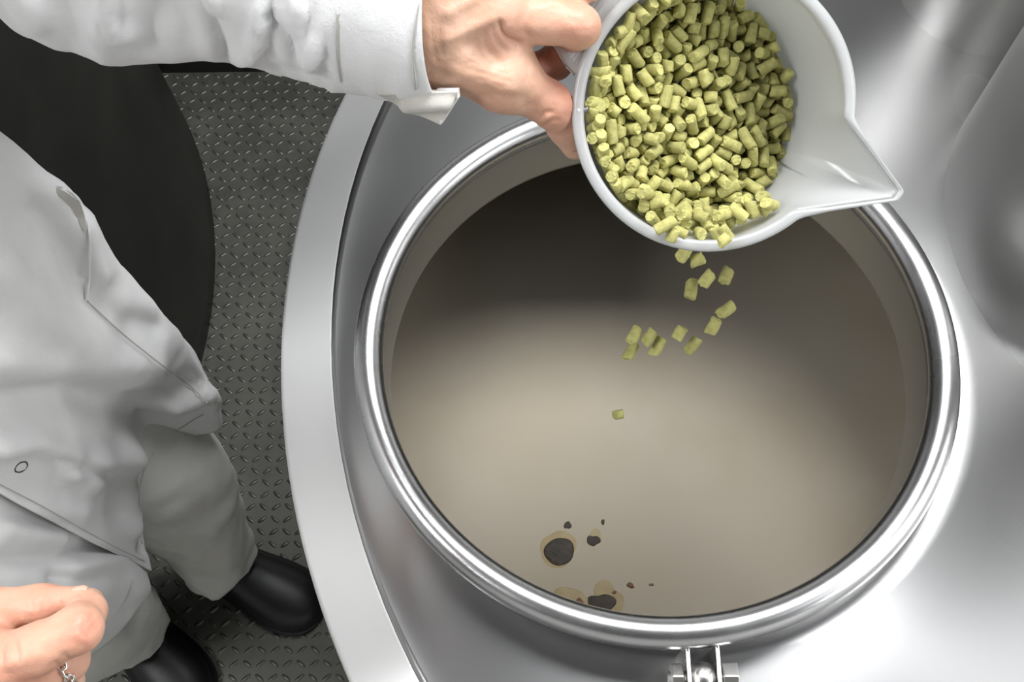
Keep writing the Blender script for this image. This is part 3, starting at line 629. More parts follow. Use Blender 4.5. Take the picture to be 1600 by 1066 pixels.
-714 43 -10 31 -26 5 545 54 -813 7 19 -56 -5 5 524 -83 -897 26 27 31 -35 0 0 388 -531 32 47 18 8 5 336 -448 -598 44 -9 39 8 0 23 -468 -499 21 -20 -50 -17 1 90 -583 -505
28 -15 25 44 3 94 -374 -597 14 9 44 -37 5 372 174 -791 18 4 48 -31 1 243 -489 -683 46 -25 10 27 1 326 115 -759 19 27 46 20 4 393 -372 -807 45 -17 -28 -21 5 216 439 -682
53 -13 -25 6 4 168 -415 -648 13 10 43 -39 5 484 195 -869 24 41 -23 28 1 92 116 -596 28 -19 47 14 3 308 43 -747 10 26 -7 -53 5 149 -11 -620 16 -28 -49 9 1 319 -343 -743 56
3 19 9 3 309 328 -747 29 12 -35 37 1 511 -5 -888 27 12 52 3 5 88 273 -593 13 -10 43 39 2 156 -302 -640 43 -41 3 8 2 -136 1 -437 4 -18 31 48 5 44 -566 -516 45 -23 -18 -27
4 -14 149 -483 55 -5 18 -15 1 125 276 -526 54 -19 -2 19 3 -112 -518 -453 2 39 35 30 1 529 -12 -825 13 -27 45 -26 3 361 -492 -617 29 43 -5 -30 1 -38 434 -505 23 -51 0 -21
0 165 -586 -610 38 -3 -45 7 2 169 -595 -542 26 23 40 28 2 -83 -200 -474 14 28 2 -51 0 47 551 -564 47 31 -9 -19 2 -184 -542 -403 30 49 -4 18 0 -103 270 -456 35 15 11 45 0
237 -568 -566 7 20 -56 -4 1 -140 -466 -433 47 27 -13 -22 0 -52 261 -495 19 46 28 20 3 -116 -613 -447 27 12 52 1 0 -81 -568 -475 20 -52 3 -22 0 351 -486 -679 11 -51 -30 0
2 19 268 -545 46 -21 -18 26 1 377 -199 -720 0 52 13 27 4 -38 -624 -411 5 -48 12 -33 1 -129 90 -430 16 18 5 55 1 91 501 -516 7 57 12 -10 5 -118 -79 -449 3 39 35 30 3 366
-194 -639 4 52 5 29 0 6 15 -521 38 -12 40 20 3 -54 -379 -494 37 -37 22 20 2 33 440 -555 28 21 45 -19 0 98 -575 -606 8 -2 -40 -44 0 16 -60 -543 28 -21 45 17 1 345 434 -687
9 19 3 56 1 -20 -181 -517 15 8 45 -36 3 131 551 -623 33 -26 -9 42 1 -40 -619 -490 35 -15 12 -45 4 -9 93 -525 47 28 -12 -22 5 293 -540 -573 2 -59 -4 8 5 -28 601 -278 26
-19 -10 50 1 486 77 -787 59 4 11 3 5 57 -8 -556 16 -28 -49 9 3 274 -539 -653 29 -37 37 -5 3 -23 -553 -516 9 -14 38 44 0 -179 -124 -389 42 6 22 -36 3 -71 481 -482 20 -11
-30 47 4 -303 -499 -312 9 -31 -37 -34 3 -220 58 -378 26 -9 53 -8 5 -250 -549 -354 36 37 27 -14 2 -140 339 -434 34 -5 -33 -36 3 -112 403 -454 -2 -22 22 52 3 498 -76 -727
10 30 -14 49 1 254 313 -698 17 -23 -52 7 5 45 -266 -489 47 -15 -28 -20 0 441 -192 -756 11 -18 3 -56 0 155 317 -566 29 47 21 11 4 30 -616 -552 26 9 53 7 5 -174 49 -336 43
12 -24 -31 2 -284 -22 -333 37 -37 19 23 3 -84 -562 -400 23 20 -37 36 0 402 -87 -738 2 22 -20 -52 1 196 -430 -595 18 -23 -37 -37 1 522 138 -753 6 -59 6 5 1 377 -136 -710
16 -18 6 -55 2 324 161 -681 50 -23 20 14 2 141 -214 -556 24 31 44 12 1 285 96 -644 3 34 -15 -47 5 -55 -272 -493 9 -2 -40 -44 3 448 -315 -844 11 20 47 29 4 181 458 -611 50
0 24 -24 4 230 129 -692 36 -32 3 36 0 222 -74 -686 21 28 17 -46 1 386 1 -801 3 23 -18 -52 5 144 65 -632 18 -28 12 48 1 288 -176 -732 20 28 16 -46 2 282 188 -728 8 -50 -17
-28 2 235 -150 -622 37 35 12 -29 3 314 -12 -677 36 -46 14 -4 3 520 120 -856 19 -7 5 -56 5 60 170 -574 28 -20 46 17 3 341 -437 -731 47 -32 -7 17 4 444 305 -797 50 25 20 4
'''
data = [int(x) for x in PELLETS.split()]
rows = [data[i:i + 8] for i in range(0, len(data), 8)]
rest_v, rest_f, rest_m = [], [], []
rnd = random.Random(21)
LIPS = [(a, .0595, -.0075) for a in range(-138, -50, 6)] + [(a, .0650, -.0025) for a in range(-116, -76, 7)] + [(a, .0560, -.003) for a in range(-128, -58, 9)] + [(a, .0555, -.010) for a in range(-136, -50, 8)]
LIPS += [(a, .0622, -.0065) for a in range(104, 224, 6)] + [(a, .0605, -.0115) for a in range(101, 226, 7)]
LIPT = []
for a, r, z in LIPS:
    a = math.radians(a + rnd.uniform(-2, 2)); r += rnd.uniform(-.0015, .0008)
    LIPT.append(JM @ (Matrix.Translation((r * math.cos(a), r * math.sin(a), z + rnd.uniform(-.0015, .0015))) @ Quaternion((rnd.gauss(0, 1), rnd.gauss(0, 1), rnd.gauss(0, 1), rnd.gauss(0, .4))).normalized().to_matrix().to_4x4()))
for k, T in enumerate(LIPT):
    o = bpy.data.objects.new('hop_pellet', PM[(k * 5) % 6][k % 3]); COL.objects.link(o); o.matrix_world = T
    if LIPS[k][0] < 0: tag(o, 'green hop pellet in the row crowding the lower lip of the jug', 'pellet', 'hop pellets crowding the jug lip')
    else: tag(o, 'green hop pellet pressed against the jug wall on the handle side', 'pellet', 'hop pellets along the handle-side wall')
for k, (i, x, y, z, qw, qx, qy, qz) in enumerate(rows):
    me = PM[i][k % 3]
    T = JM @ (Matrix.Translation((x * 1e-4, y * 1e-4, z * 1e-4)) @ Quaternion((qw, qx, qy, qz)).normalized().to_matrix().to_4x4())
    if k < 212:
        o = bpy.data.objects.new('hop_pellet', me); COL.objects.link(o); o.matrix_world = T
        tag(o, 'green hop pellet lying in the heap inside the measuring jug', 'pellet', 'hop pellets heaped in the jug')
    else:
        off = len(rest_v)
        rest_v += [T @ v.co for v in me.vertices]
        for p in me.polygons: rest_f.append(tuple(q + off for q in p.vertices)); rest_m.append(p.material_index)
# deeper pellets under the surface of the heap: more of the same, only glimpsed through gaps and the wall
rnd = random.Random(3); th = math.radians(36)
for k in range(420):
    me = PM[rnd.randrange(6)][rnd.randrange(3)]
    zc = -.035 - rnd.random() * .095
    rmax = JRT + zc * JTAP - .006; a = rnd.uniform(0, 6.283); r = rmax * math.sqrt(rnd.random())
    x, y = r * math.cos(a), r * math.sin(a)
    if x < -.02 and zc > -.06: continue
    if zc > -.026 - (x + .065) * math.tan(th) - .006: continue
    T = JM @ (Matrix.Translation((x, y, zc)) @ Quaternion((rnd.gauss(0, 1), rnd.gauss(0, 1), rnd.gauss(0, 1), rnd.gauss(0, 1))).normalized().to_matrix().to_4x4())
    off = len(rest_v); rest_v += [T @ v.co for v in me.vertices]
    for p in me.polygons: rest_f.append(tuple(q + off for q in p.vertices)); rest_m.append(p.material_index)
o = mesh_obj('hop_pellet_heap', rest_v, rest_f, M_PELLET); o.data.materials.append(M_PELLETEND)
for p, mi in zip(o.data.polygons, rest_m): p.material_index = mi
tag(o, 'heap of green hop pellets filling the measuring jug under the topmost ones', 'pellets', 'hop pellets heaped in the jug', 'stuff')

# pellets pouring over the lip and falling (pixel, height above the rim, length index, turn about the view axis)
FALL = [
 (1040, 352, .286, 4, 30, 'hop pellet tipping over the jug lip at the left end of the pour'),
 (1051, 367, .280, 1, 70, 'lower hop pellet of the pair just spilling over the left of the jug lip'),
 (1131, 375, .280, 0, 40, 'hop pellet hanging at the bottom of the jug lip, right of the pour'),
 (1070, 392, .235, 2, 60, 'falling hop pellet nearest below the left end of the pour'),
 (1089, 406, .228, 0, 20, 'falling hop pellet touching the right of the first one under the lip'),
 (1135, 431, .205, 1, 65, 'falling hop pellet alone at the right, straight under the hanging one'),
 (1105, 436, .205, 1, 50, 'falling hop pellet in the middle between two others level with it'),
 (1079, 453, .195, 2, 80, 'falling hop pellet at the left of the row of three'),
 (1135, 484, .170, 2, 35, 'largest falling hop pellet, at the right of the pour'),
 (1114, 510, .155, 2, 65, 'falling hop pellet just below left of the largest falling one'),
 (1062, 521, .140, 1, 60, 'falling hop pellet between the lower cluster and the right-hand pellets'),
 (1082, 539, .125, 2, 55, 'slanted falling hop pellet right of the lower cluster'),
 (1014, 527, .130, 2, 55, 'falling hop pellet at the top middle of the lower cluster'),
 (1027, 541, .120, 3, 62, 'falling hop pellet at the right end of the lower cluster'),
 (991, 523, .130, 2, 60, 'falling hop pellet at the top left of the lower cluster'),
 (985, 549, .112, 3, 60, 'lowest falling hop pellet at the left end of the lower cluster'),
 (967, 648, -.02, 0, 10, 'lone hop pellet fallen furthest, seen through steam over the wort')]
for px, py, h, i, ang, lab in FALL:
    p = PZ(px, py, RIM_Z + h)
    me = PM[i][int(px) % 3]
    a = math.radians(ang); dr = CAM_M @ Vector((math.cos(a), math.sin(a), .35 * math.sin(px)))
    o = bpy.data.objects.new('hop_pellet', me); COL.objects.link(o)
    o.matrix_world = Matrix.Translation(p) @ dr.to_track_quat('Z', 'Y').to_matrix().to_4x4() @ Matrix.Scale(1.22 if h < .24 else 1.0, 4)
    tag(o, lab, 'pellet', 'hop pellets falling from the jug')

# ------------------------------------------------------------------ the person in the white coat
person = thing('person', 'person in a white work coat pouring pellets from the jug into the kettle', 'person', (-.62, -.06, 0))

# --- signed-distance modelling of the body, meshed with surface nets
def smin(a, b, k):
    h = np.clip(.5 + .5 * (b - a) / k, 0, 1); return b * (1 - h) + a * h - k * h * (1 - h)
def surface_net(fn, lo, hi, vox):
    lo = np.array(lo); dims = np.ceil((np.array(hi) - lo) / vox).astype(int) + 1
    ax = [lo[i] + vox * np.arange(dims[i]) for i in range(3)]
    G = np.stack(np.meshgrid(*ax, indexing='ij'), -1).reshape(-1, 3)
    D = np.empty(len(G), np.float32)
    for s in range(0, len(G), 400000): D[s:s + 400000] = fn(G[s:s + 400000])
    D = D.reshape(dims); S = D < 0
    cs = np.zeros(dims - 1, bool); cnt = np.zeros(dims - 1, int)
    corners = [(i, j, k) for i in (0, 1) for j in (0, 1) for k in (0, 1)]
    nx, ny, nz = dims - 1
    sub = lambda A, c: A[c[0]:c[0] + nx, c[1]:c[1] + ny, c[2]:c[2] + nz]
    for c in corners: cnt += sub(S, c)
    cell = (cnt > 0) & (cnt < 8); idx = np.argwhere(cell)
    acc = np.zeros((len(idx), 3)); num = np.zeros(len(idx))
    I = tuple(idx.T)
    for a in corners:
        for d in range(3):
            if a[d]: continue
            b_ = list(a); b_[d] = 1
            va, vb = sub(D, a)[I], sub(D, b_)[I]; m = (va < 0) != (vb < 0)
            t = np.where(m, va / np.where(m, va - vb, 1), 0)
            p = np.array(a, float)[None].repeat(len(idx), 0); p[:, d] += t
            acc += p * m[:, None]; num += m
    verts = lo + vox * (idx + acc / num[:, None])
    vid = -np.ones(dims - 1, int); vid[I] = np.arange(len(idx))
    faces = []
    for d in range(3):
        sl0 = [slice(1, -1)] * 3; sl0[d] = slice(0, -1); sl1 = list(sl0); sl1[d] = slice(1, None)
        e = np.argwhere(S[tuple(sl0)] != S[tuple(sl1)])
        o3 = np.array([1, 1, 1]); o3[d] = 0; e = e + o3
        u, w = (d + 1) % 3, (d + 2) % 3
        du = np.eye(3, dtype=int)[u]; dw = np.eye(3, dtype=int)[w]
        q = np.stack([vid[tuple((e - du - dw).T)], vid[tuple((e - dw).T)], vid[tuple(e.T)], vid[tuple((e - du).T)]], 1)
        flip = ~S[tuple(e.T)]; q[flip] = q[flip][:, ::-1]
        faces.append(q)
    faces = np.concatenate(faces); faces = faces[(faces >= 0).all(1)]
    return verts, faces
def cone_d(G, a, b_, ra, rb):
    ab = b_ - a; t = np.clip(((G - a) @ ab) / (ab @ ab), 0, 1)
    return np.linalg.norm(G - a - t[:, None] * ab, axis=1) - (ra + (rb - ra) * t)
def chain_sdf(prims, dents=()):
    """prims: (a, b, ra, rb, k) with world points; dents: (a, b, r, k) subtracted softly"""
    pr = [(np.array(a), np.array(b_), ra, rb, k) for a, b_, ra, rb, k in prims]
    dn = [(np.array(a), np.array(b_), r, k) for a, b_, r, k in dents]
    def fn(G):
        d = np.full(len(G), 1.0)
        for a, b_, ra, rb, k in pr: d = smin(d, cone_d(G, a, b_, ra, rb), k)
        for a, b_, r, k in dn: d = -smin(-d, cone_d(G, a, b_, r, r), k)
        return d
    pts = np.concatenate([[a - ra, a + ra, b_ - rb, b_ + rb] for a, b_, ra, rb, k in pr])
    return fn, pts.min(0) - .004, pts.max(0) + .004

def q(px, py, d): return tuple(P(px, py, d))
def gauss_folds(px, py, folds):
    d = 0
    for pts, wdt, amp in folds:
        best = 1e9; fall = 1
        n = len(pts) - 1
        for i in range(n):
            ax_, ay_ = pts[i]; bx, by = pts[i + 1]; dx, dy = bx - ax_, by - ay_
            t = max(0, min(1, ((px - ax_) * dx + (py - ay_) * dy) / (dx * dx + dy * dy)))
            dd = math.hypot(px - ax_ - t * dx, py - ay_ - t * dy)
            if dd < best: best = dd; s = (i + t) / n
        if best < 3 * wdt: d += amp * math.exp(-(best / wdt) ** 2)
    return d
# left hand on the jug handle (back of the hand up, thumb along the jug wall)
LH = [
 (q(560, 8, .515), q(682, 20, .508), .025, .0235, .01), (q(684, -10, .506), q(684, 50, .506), .0195, .0190, .02),
 (q(692, 52, .505), q(776, 24, .500), .0205, .0155, .018), (q(690, 20, .505), q(790, -48, .499), .0215, .0155, .018),
 (q(690, -10, .506), q(780, -112, .502), .020, .0145, .018), (q(690, -20, .507), q(762, -168, .507), .018, .0135, .018),
 # thumb
 (q(726, 94, .508), q(786, 124, .514), .0150, .0155, .014), (q(786, 124, .514), q(856, 160, .530), .0148, .0104, .008), (q(852, 158, .529), q(862, 166, .531), .0110, .0108, .004),
 (q(860, 164, .531), q(884, 198, .546), .0103, .0096, .004), (q(884, 198, .546), q(899, 228, .556), .0096, .0076, .003),
 # web between thumb and index
 (q(772, 50, .510), q(792, 104, .518), .0135, .0105, .014),
 # index: proximal, middle, tip tucked back under the strap
 (q(778, 26, .499), q(850, 32, .499), .0122, .0104, .006), (q(850, 32, .499), q(904, 42, .502), .0104, .0106, .005), (q(904, 42, .502), q(896, 56, .528), .0100, .0088, .004),
 (q(896, 56, .528), q(868, 98, .543), .0088, .0085, .004), (q(868, 98, .543), q(838, 106, .539), .0088, .0080, .004)]
for mx, my, px_, py_, r in ((790, -48, 920, -36, .0108), (780, -112, 910, -106, .0102), (762, -168, 880, -168, .0090)):
    LH += [(q(mx, my, .500), q(px_, py_, .503), r + .0018, r, .006), (q(px_, py_, .503), q(px_ - 4, py_ + 14, .532), r, r * .9, .004),
           (q(px_ - 4, py_ + 14, .532), q(px_ - 75, py_ + 56, .545), r * .9, r * .78, .004)]
# tendons and knuckles
LH += [(q(715, 52, .4925), q(770, 22, .4880), .0030, .0042, .008), (q(715, 20, .4910), q(775, -30, .4875), .0030, .0042, .008), (q(772, 20, .4905), q(782, 22, .4905), .0085, .0080, .010),
       (q(735, 108, .4980), q(790, 122, .5005), .0028, .0036, .008), (q(898, 36, .4950), q(908, 40, .4960), .0062, .0058, .006), (q(712, 95, .4935), q(735, 128, .5010), .0020, .0030, .006)]
LC = [([(781, 36), (785, 50), (795, 62), (810, 67)], 4.5, -.0024), ([(770, 44), (775, 62), (790, 78)], 4, -.0011), ([(757, 50), (762, 74), (780, 94)], 5, -.0009), ([(745, 58), (750, 84), (772, 104)], 5, -.0006),
      ([(740, 88), (790, 106)], 3, -.0005), ([(736, 97), (792, 116)], 3, -.0005), ([(735, 108), (796, 128)], 3, -.0005), ([(742, 120), (790, 136)], 3, -.0004), ([(738, 72), (776, 90)], 14, -.0022),
      ([(843, 183), (851, 176), (862, 175)], 3, -.0012), ([(850, 194), (862, 188), (872, 188)], 3, -.0010), ([(846, 190), (856, 182)], 5, .0012), ([(862, 150), (872, 142)], 3, -.0006), ([(856, 146), (864, 138)], 3, -.0006),
      ([(886, 8), (888, 30)], 3, -.0007), ([(893, 8), (896, 34)], 3, -.0007), ([(900, 8), (904, 36)], 3, -.0006), ([(862, 4), (884, 6)], 8, .0010),
      ([(696, 62), (735, 44), (768, 30)], 9, .0014), ([(700, 22), (740, 0), (775, -20)], 9, .0014), ([(712, 112), (760, 126), (800, 142)], 10, .0010), ([(800, 148), (835, 168)], 10, -.0007),
      ([(672, 20), (676, 60), (682, 96)], 4, -.0007), ([(680, 14), (685, 50), (690, 84)], 4, -.0005), ([(824, 52), (838, 62)], 4, -.0009)]
# right hand hanging in front of the coat: thumb meets the bent forefinger
RH = [
 (q(-260, 1075, .480), q(-120, 1060, .478), .028, .026, .01),
 (q(-130, 1040, .474), q(-40, 1050, .466), .024, .020, .02), (q(-130, 1090, .478), q(-45, 1105, .474), .024, .019, .02), (q(-120, 1130, .484), q(-55, 1160, .482), .021, .017, .02),
 # thumb
 (q(-110, 1005, .480), q(-35, 958, .486), .0165, .0128, .012), (q(-35, 958, .486), q(62, 945, .486), .0116, .0090, .006), (q(58, 945, .486), q(72, 944, .485), .0095, .0090, .003),
 (q(72, 944, .485), q(128, 930, .480), .0086, .0042, .003), (q(76, 948, .488), q(124, 938, .486), .0080, .0045, .004),
 # forefinger: proximal to the big bent knuckle, then curling up to the thumb tip
 (q(-40, 1050, .464), q(60, 1014, .458), .0150, .0108, .010), (q(60, 1014, .458), q(122, 983, .461), .0108, .0106, .005), (q(122, 983, .461), q(136, 956, .476), .0103, .0085, .004),
 (q(136, 956, .476), q(140, 942, .492), .0084, .0070, .004),
 # middle finger
 (q(-45, 1105, .472), q(48, 1066, .470), .0140, .0105, .010), (q(48, 1066, .470), q(104, 1032, .478), .0100, .0098, .005), (q(104, 1032, .478), q(118, 1005, .498), .0095, .0080, .004),
 # ring finger
 (q(-55, 1160, .480), q(40, 1110, .482), .0130, .0100, .010), (q(40, 1110, .482), q(98, 1066, .492), .0096, .0092, .005), (q(98, 1066, .492), q(108, 1040, .512), .009, .0075, .004),
 (q(-60, 1200, .488), q(20, 1160, .492), .0120, .0090, .010), (q(20, 1160, .492), q(70, 1120, .504), .0086, .008, .004)]
RC = [([(40, 918), (44, 935), (46, 950)], 3, -.0007), ([(50, 917), (54, 934), (56, 950)], 3, -.0008), ([(60, 918), (65, 932), (67, 946)], 3, -.0006), ([(100, 938), (122, 934)], 3, .0005),
      ([(132, 986), (142, 982), (150, 972)], 3, -.0010), ([(128, 980), (138, 972), (146, 962)], 3, -.0008), ([(138, 992), (148, 986), (154, 976)], 3, -.0008), ([(120, 992), (132, 1000)], 6, .0010),
      ([(20, 990), (30, 1030)], 5, -.0007), ([(0, 1010), (8, 1050)], 5, -.0007), ([(60, 985), (110, 965)], 8, -.0006), ([(10, 1040), (60, 1022)], 10, .0010), ([(88, 1036), (96, 1052)], 3, -.0007), ([(100, 1022), (112, 1034)], 3, -.0008)]

def arm_tube(pts, rads):
    """a limb as verts/faces, for the parts of the body under the clothes"""
    o = tube('tmp', crom([Vector(p) for p in pts], 24), list(crom(rads, 24)), M_SKIN, None, 20)
    v = [x.co.copy() for x in o.data.vertices]; f = [tuple(p.vertices) for p in o.data.polygons]
    bpy.data.objects.remove(o); return v, f
BV, BF, BR_ = [], [], []
def add_part(v, f, red=0):
    off = len(BV); BV.extend([tuple(x) for x in v]); BF.extend([tuple(int(i) + off for i in t) for t in f])
    BR_.extend(list(red) if hasattr(red, '__len__') else [red] * len(v))
def redness(v, spots):
    v = np.array(v); r = np.zeros(len(v))
    for p, rad, a in spots: r = np.maximum(r, a * np.exp(-(np.linalg.norm(v - np.array(p), axis=1) / rad) ** 2))
    return r
for prims, creases, spots in (
    (LH, LC, [(q(880, 150, .53), .022, .75), (q(905, 45, .49), .018, .45), (q(845, 105, .53), .016, .85), (q(800, 45, .49), .012, .4), (q(910, 200, .54), .012, .5), (q(760, 160, .51), .015, .35)]),
    (RH, RC, [(q(130, 985, .45), .014, .8), (q(60, 935, .475), .018, .65), (q(20, 1050, .455), .03, .6), (q(100, 1040, .47), .02, .4), (q(0, 960, .475), .02, .5), (q(125, 950, .47), .012, .5)])):
    fn, lo, hi = chain_sdf(prims)
    v, f = surface_net(fn, lo, hi, .0013)
    # skin folds, knuckle creases and tendons, pressed along the surface normal
    e = .0008; nr = np.stack([fn(v + e * np.eye(3)[i]) - fn(v - e * np.eye(3)[i]) for i in range(3)], 1); nr /= np.linalg.norm(nr, axis=1)[:, None] + 1e-9
    for _ in range(3):                       # relax the grid before pressing
        acc = np.zeros_like(v); cn = np.zeros(len(v))
        for a_, b_ in ((0, 1), (1, 2), (2, 3), (3, 0)):
            np.add.at(acc, f[:, a_], v[f[:, b_]]); np.add.at(cn, f[:, a_], 1); np.add.at(acc, f[:, b_], v[f[:, a_]]); np.add.at(cn, f[:, b_], 1)
        v = .5 * v + .5 * acc / cn[:, None]
    cc = np.array(CAM_C)
    for i in np.where(((cc - v) * nr).sum(1) > .02)[0]:
        px, py = PROJ(v[i]); d = gauss_folds(px, py, creases) if -10 < px < 930 else 0
        v[i] += nr[i] * (d + .00035 * noise.noise(Vector(v[i]) * 170) + .0002 * noise.noise(Vector(v[i]) * 420))
    # clip nothing: the wrist end is closed and sits inside the sleeve
    add_part(v, f, redness(v, spots))
# limbs, trunk, neck and head under and above the clothes
SHL, SHR = Vector((-.64, .13, 1.43)), Vector((-.66, -.27, 1.43))
ELL, ELR = P(-210, -150, .575), Vector((-.60, -.36, 1.19))
add_part(*arm_tube([SHL, SHL.lerp(ELL, .5), ELL, P(200, -85, .545), P(450, -30, .525), P(600, 10, .512)], [.05, .047, .042, .038, .032, .027]))
add_part(*arm_tube([SHR, SHR.lerp(ELR, .5), ELR, ELR.lerp(P(-140, 1065, .478), .6), P(-140, 1065, .478)], [.05, .047, .042, .036, .027]))
TRUNK = [((-.685, -.07, .86), (-.685, -.07, 1.05), .085, .085, .03), ((-.685, -.07, 1.05), (-.685, -.07, 1.32), .085, .095, .03), ((-.685, .0, 1.0), (-.685, -.14, 1.0), .07, .07, .03), ((-.65, .10, 1.40), (-.67, -.24, 1.40), .065, .065, .06),
         ((-.675, .02, .86), (-.60, .04, .55), .07, .052, .03), ((-.675, -.14, .86), (-.66, -.138, .55), .07, .052, .03), ((-.60, .04, .55), (-.602, .022, .10), .050, .040, .02), ((-.66, -.138, .55), (-.735, -.085, .10), .052, .040, .02),
         ((-.67, -.07, 1.40), (-.655, -.07, 1.53), .055, .052, .03), ((-.64, -.07, 1.58), (-.66, -.07, 1.70), .072, .088, .03), ((-.60, -.07, 1.56), (-.585, -.07, 1.57), .035, .025, .03),
         ((-.558, -.07, 1.635), (-.548, -.07, 1.605), .010, .013, .012), ((-.66, .015, 1.62), (-.665, .015, 1.65), .012, .014, .008), ((-.66, -.155, 1.62), (-.665, -.155, 1.65), .012, .014, .008)]
fn, lo, hi = chain_sdf(TRUNK); v, f = surface_net(fn, lo, hi, .012); add_part(v, f, .1)
body = mesh_obj('body', BV, BF, M_SKIN, person)
at_ = body.data.attributes.new('red', 'FLOAT', 'POINT'); at_.data.foreach_set('value', np.array(BR_, np.float32))
sm = body.modifiers.new('smooth', 'SMOOTH'); sm.factor = .5; sm.iterations = 1
fn, lo, hi = chain_sdf([((-.685, -.07, 1.62), (-.68, -.07, 1.72), .088, .092, .03), ((-.63, -.07, 1.74), (-.66, -.07, 1.755), .06, .07, .03)]); v, f = surface_net(fn, lo, hi, .008)
M_HAIR, nt, b = mat('dark_hair'); b.inputs['Base Color'].default_value = (.03, .02, .012, 1); b.inputs['Roughness'].default_value = .6
bump(nt, b, noise_tex(nt, coords(nt, (1, 1, .15)), 220, 3), .6, .004)
mesh_obj('hair', v, f, M_HAIR, person)

# nails
def nail(px, py, d, w, l, dirpx, nrm_cam, name='nail'):
    c = P(px, py, d); t = (CAM_M @ Vector((dirpx[0], -dirpx[1], dirpx[2]))).normalized(); nn = (CAM_M @ Vector(nrm_cam)).normalized()
    nn = (nn - t * nn.dot(t)).normalized(); s = t.cross(nn); v = []; f = []
    for i in range(7):
        u = i / 6 * 2 - 1
        for j in range(7):
            w_ = (j / 6 * 2 - 1); ww = w * math.sqrt(max(.12, 1 - .55 * abs(u) ** 4))
            v.append(c + t * (u * l) + s * (w_ * ww) - nn * (.32 * w * w_ * w_ + .12 * l * u * u))
    for i in range(6):
        for j in range(6): f.append((i * 7 + j, i * 7 + j + 1, (i + 1) * 7 + j + 1, (i + 1) * 7 + j))
    o = mesh_obj(name, v, f, M_NAIL, person); solidify(o, .0007, 0)
nail(883, 222, .5480, .0050, .0066, (.50, .84, -.25), (-.85, -.25, .45))
nail(119, 928, .4765, .0036, .0050, (.96, -.25, .10), (.02, .40, .9))

# --- sleeve of the left arm
SLOW = [(-300, -10), (-200, -6), (-100, -8), (-40, -6), (0, 14), (40, 46), (90, 68), (170, 88), (240, 84), (300, 79), (350, 86), (378, 93), (430, 109), (470, 119), (500, 129), (524, 137), (560, 141), (600, 149), (640, 156), (672, 152), (686, 148)]
SF = [([(172, -40), (168, 20), (178, 50), (205, 50)], 11, .0055), ([(150, 40), (165, 84)], 10, .004), ([(30, -20), (55, 25)], 22, .006),
      ([(300, -30), (336, 30), (350, 60), (360, 90)], 12, -.0055), ([(318, -20), (335, 10)], 12, .006), ([(412, 5), (404, 60), (392, 84), (368, 92)], 9, .0065), ([(418, 14), (453, 52), (478, 95)], 9, -.0045),
      ([(440, 20), (470, 60), (480, 90)], 9, .0035), ([(508, 34), (492, 75), (480, 95)], 10, .006), ([(520, 20), (522, 134)], 6, .003), ([(514, 25), (515, 128)], 4, -.003),
      ([(250, 10), (230, 60)], 26, -.004), ([(270, -20), (300, 50)], 16, -.003), ([(420, 100), (470, 108)], 10, -.003), ([(100, 0), (120, 60)], 16, -.003), ([(455, -20), (470, 20)], 14, .004), ([(610, 20), (600, 120)], 20, -.0015)]
def sleeve():
    n = 110; m = 72; v = []; f = []
    for i in range(n):
        px = -300 + (986) * i / (n - 1)
        for k in range(len(SLOW) - 1):
            if SLOW[k][0] <= px <= SLOW[k + 1][0]:
                t = (px - SLOW[k][0]) / (SLOW[k + 1][0] - SLOW[k][0]); t = t * t * (3 - 2 * t); yl = SLOW[k][1] + t * (SLOW[k + 1][1] - SLOW[k][1]); break
        u = (px + 300) / 986
        d0 = .575 - .068 * u
        r = .070 - .022 * u
        if px > 520: r += .0015
        c = P(px, yl, d0); c = P(px, yl - r * 1600 / d0, d0)
        for k in range(m):
            a = 2 * math.pi * k / m
            # a=0: towards the lower edge in the picture, a=pi/2: towards the viewer
            off = CAM_M @ Vector((0, -math.cos(a), math.sin(a)))
            p = c + off * (r * (1 + .02 * math.sin(3 * a + px * .01)))
            qx, qy = PROJ(p)
            dsp = 1.15 * gauss_folds(qx, qy, SF) if math.sin(a) > -.35 else 0
            dsp += .0022 * noise.noise(Vector((px * .012, a * 1.3, 3))) + .0012 * noise.noise(Vector((px * .04, a * 3, 7)))
            dsp *= 1 if px < 520 else .25
            p = p + off * dsp * max(.15, min(1, math.sin(a) + .55))
            if px > 600: p = p + (CAM_M @ Vector((1, 0, 0))) * (-.0050 * (max(0, math.cos((a - .84) * 1.5)) if abs(a - .84) < 1.05 else 0) * ((px - 600) / 86) ** 2)
            v.append(p)
    for i in range(n - 1):
        for k in range(m): f.append((i * m + k, i * m + (k + 1) % m, (i + 1) * m + (k + 1) % m, (i + 1) * m + k))
    return v, f
# --- coat: trunk, two front panels, sleeves
def loft_ring(rows, n=64, pw=2.3):
    """rows: (cx, cy, z, rx, ry); closed superellipse rings"""
    v = []; f = []
    for cx, cy, z, rx, ry in rows:
        for k in range(n):
            a = 2 * math.pi * k / n; c, s = math.cos(a), math.sin(a)
            v.append((cx + rx * math.copysign(abs(c) ** (2 / pw), c), cy + ry * math.copysign(abs(s) ** (2 / pw), s), z))
    for i in range(len(rows) - 1):
        for k in range(n): f.append((i * n + k, i * n + (k + 1) % n, (i + 1) * n + (k + 1) % n, (i + 1) * n + k))
    return v, f
rows_ = [(-.672, -.07, .80, .10, .13), (-.672, -.07, 1.0, .11, .14), (-.67, -.07, 1.18, .12, .15), (-.67, -.07, 1.30, .13, .17), (-.668, -.07, 1.36, .15, .185), (-.668, -.07, 1.42, .125, .20), (-.668, -.07, 1.465, .09, .17), (-.668, -.07, 1.49, .062, .085)]
rr_ = [Vector(r[:3]).to_4d() for r in rows_]
dense = []
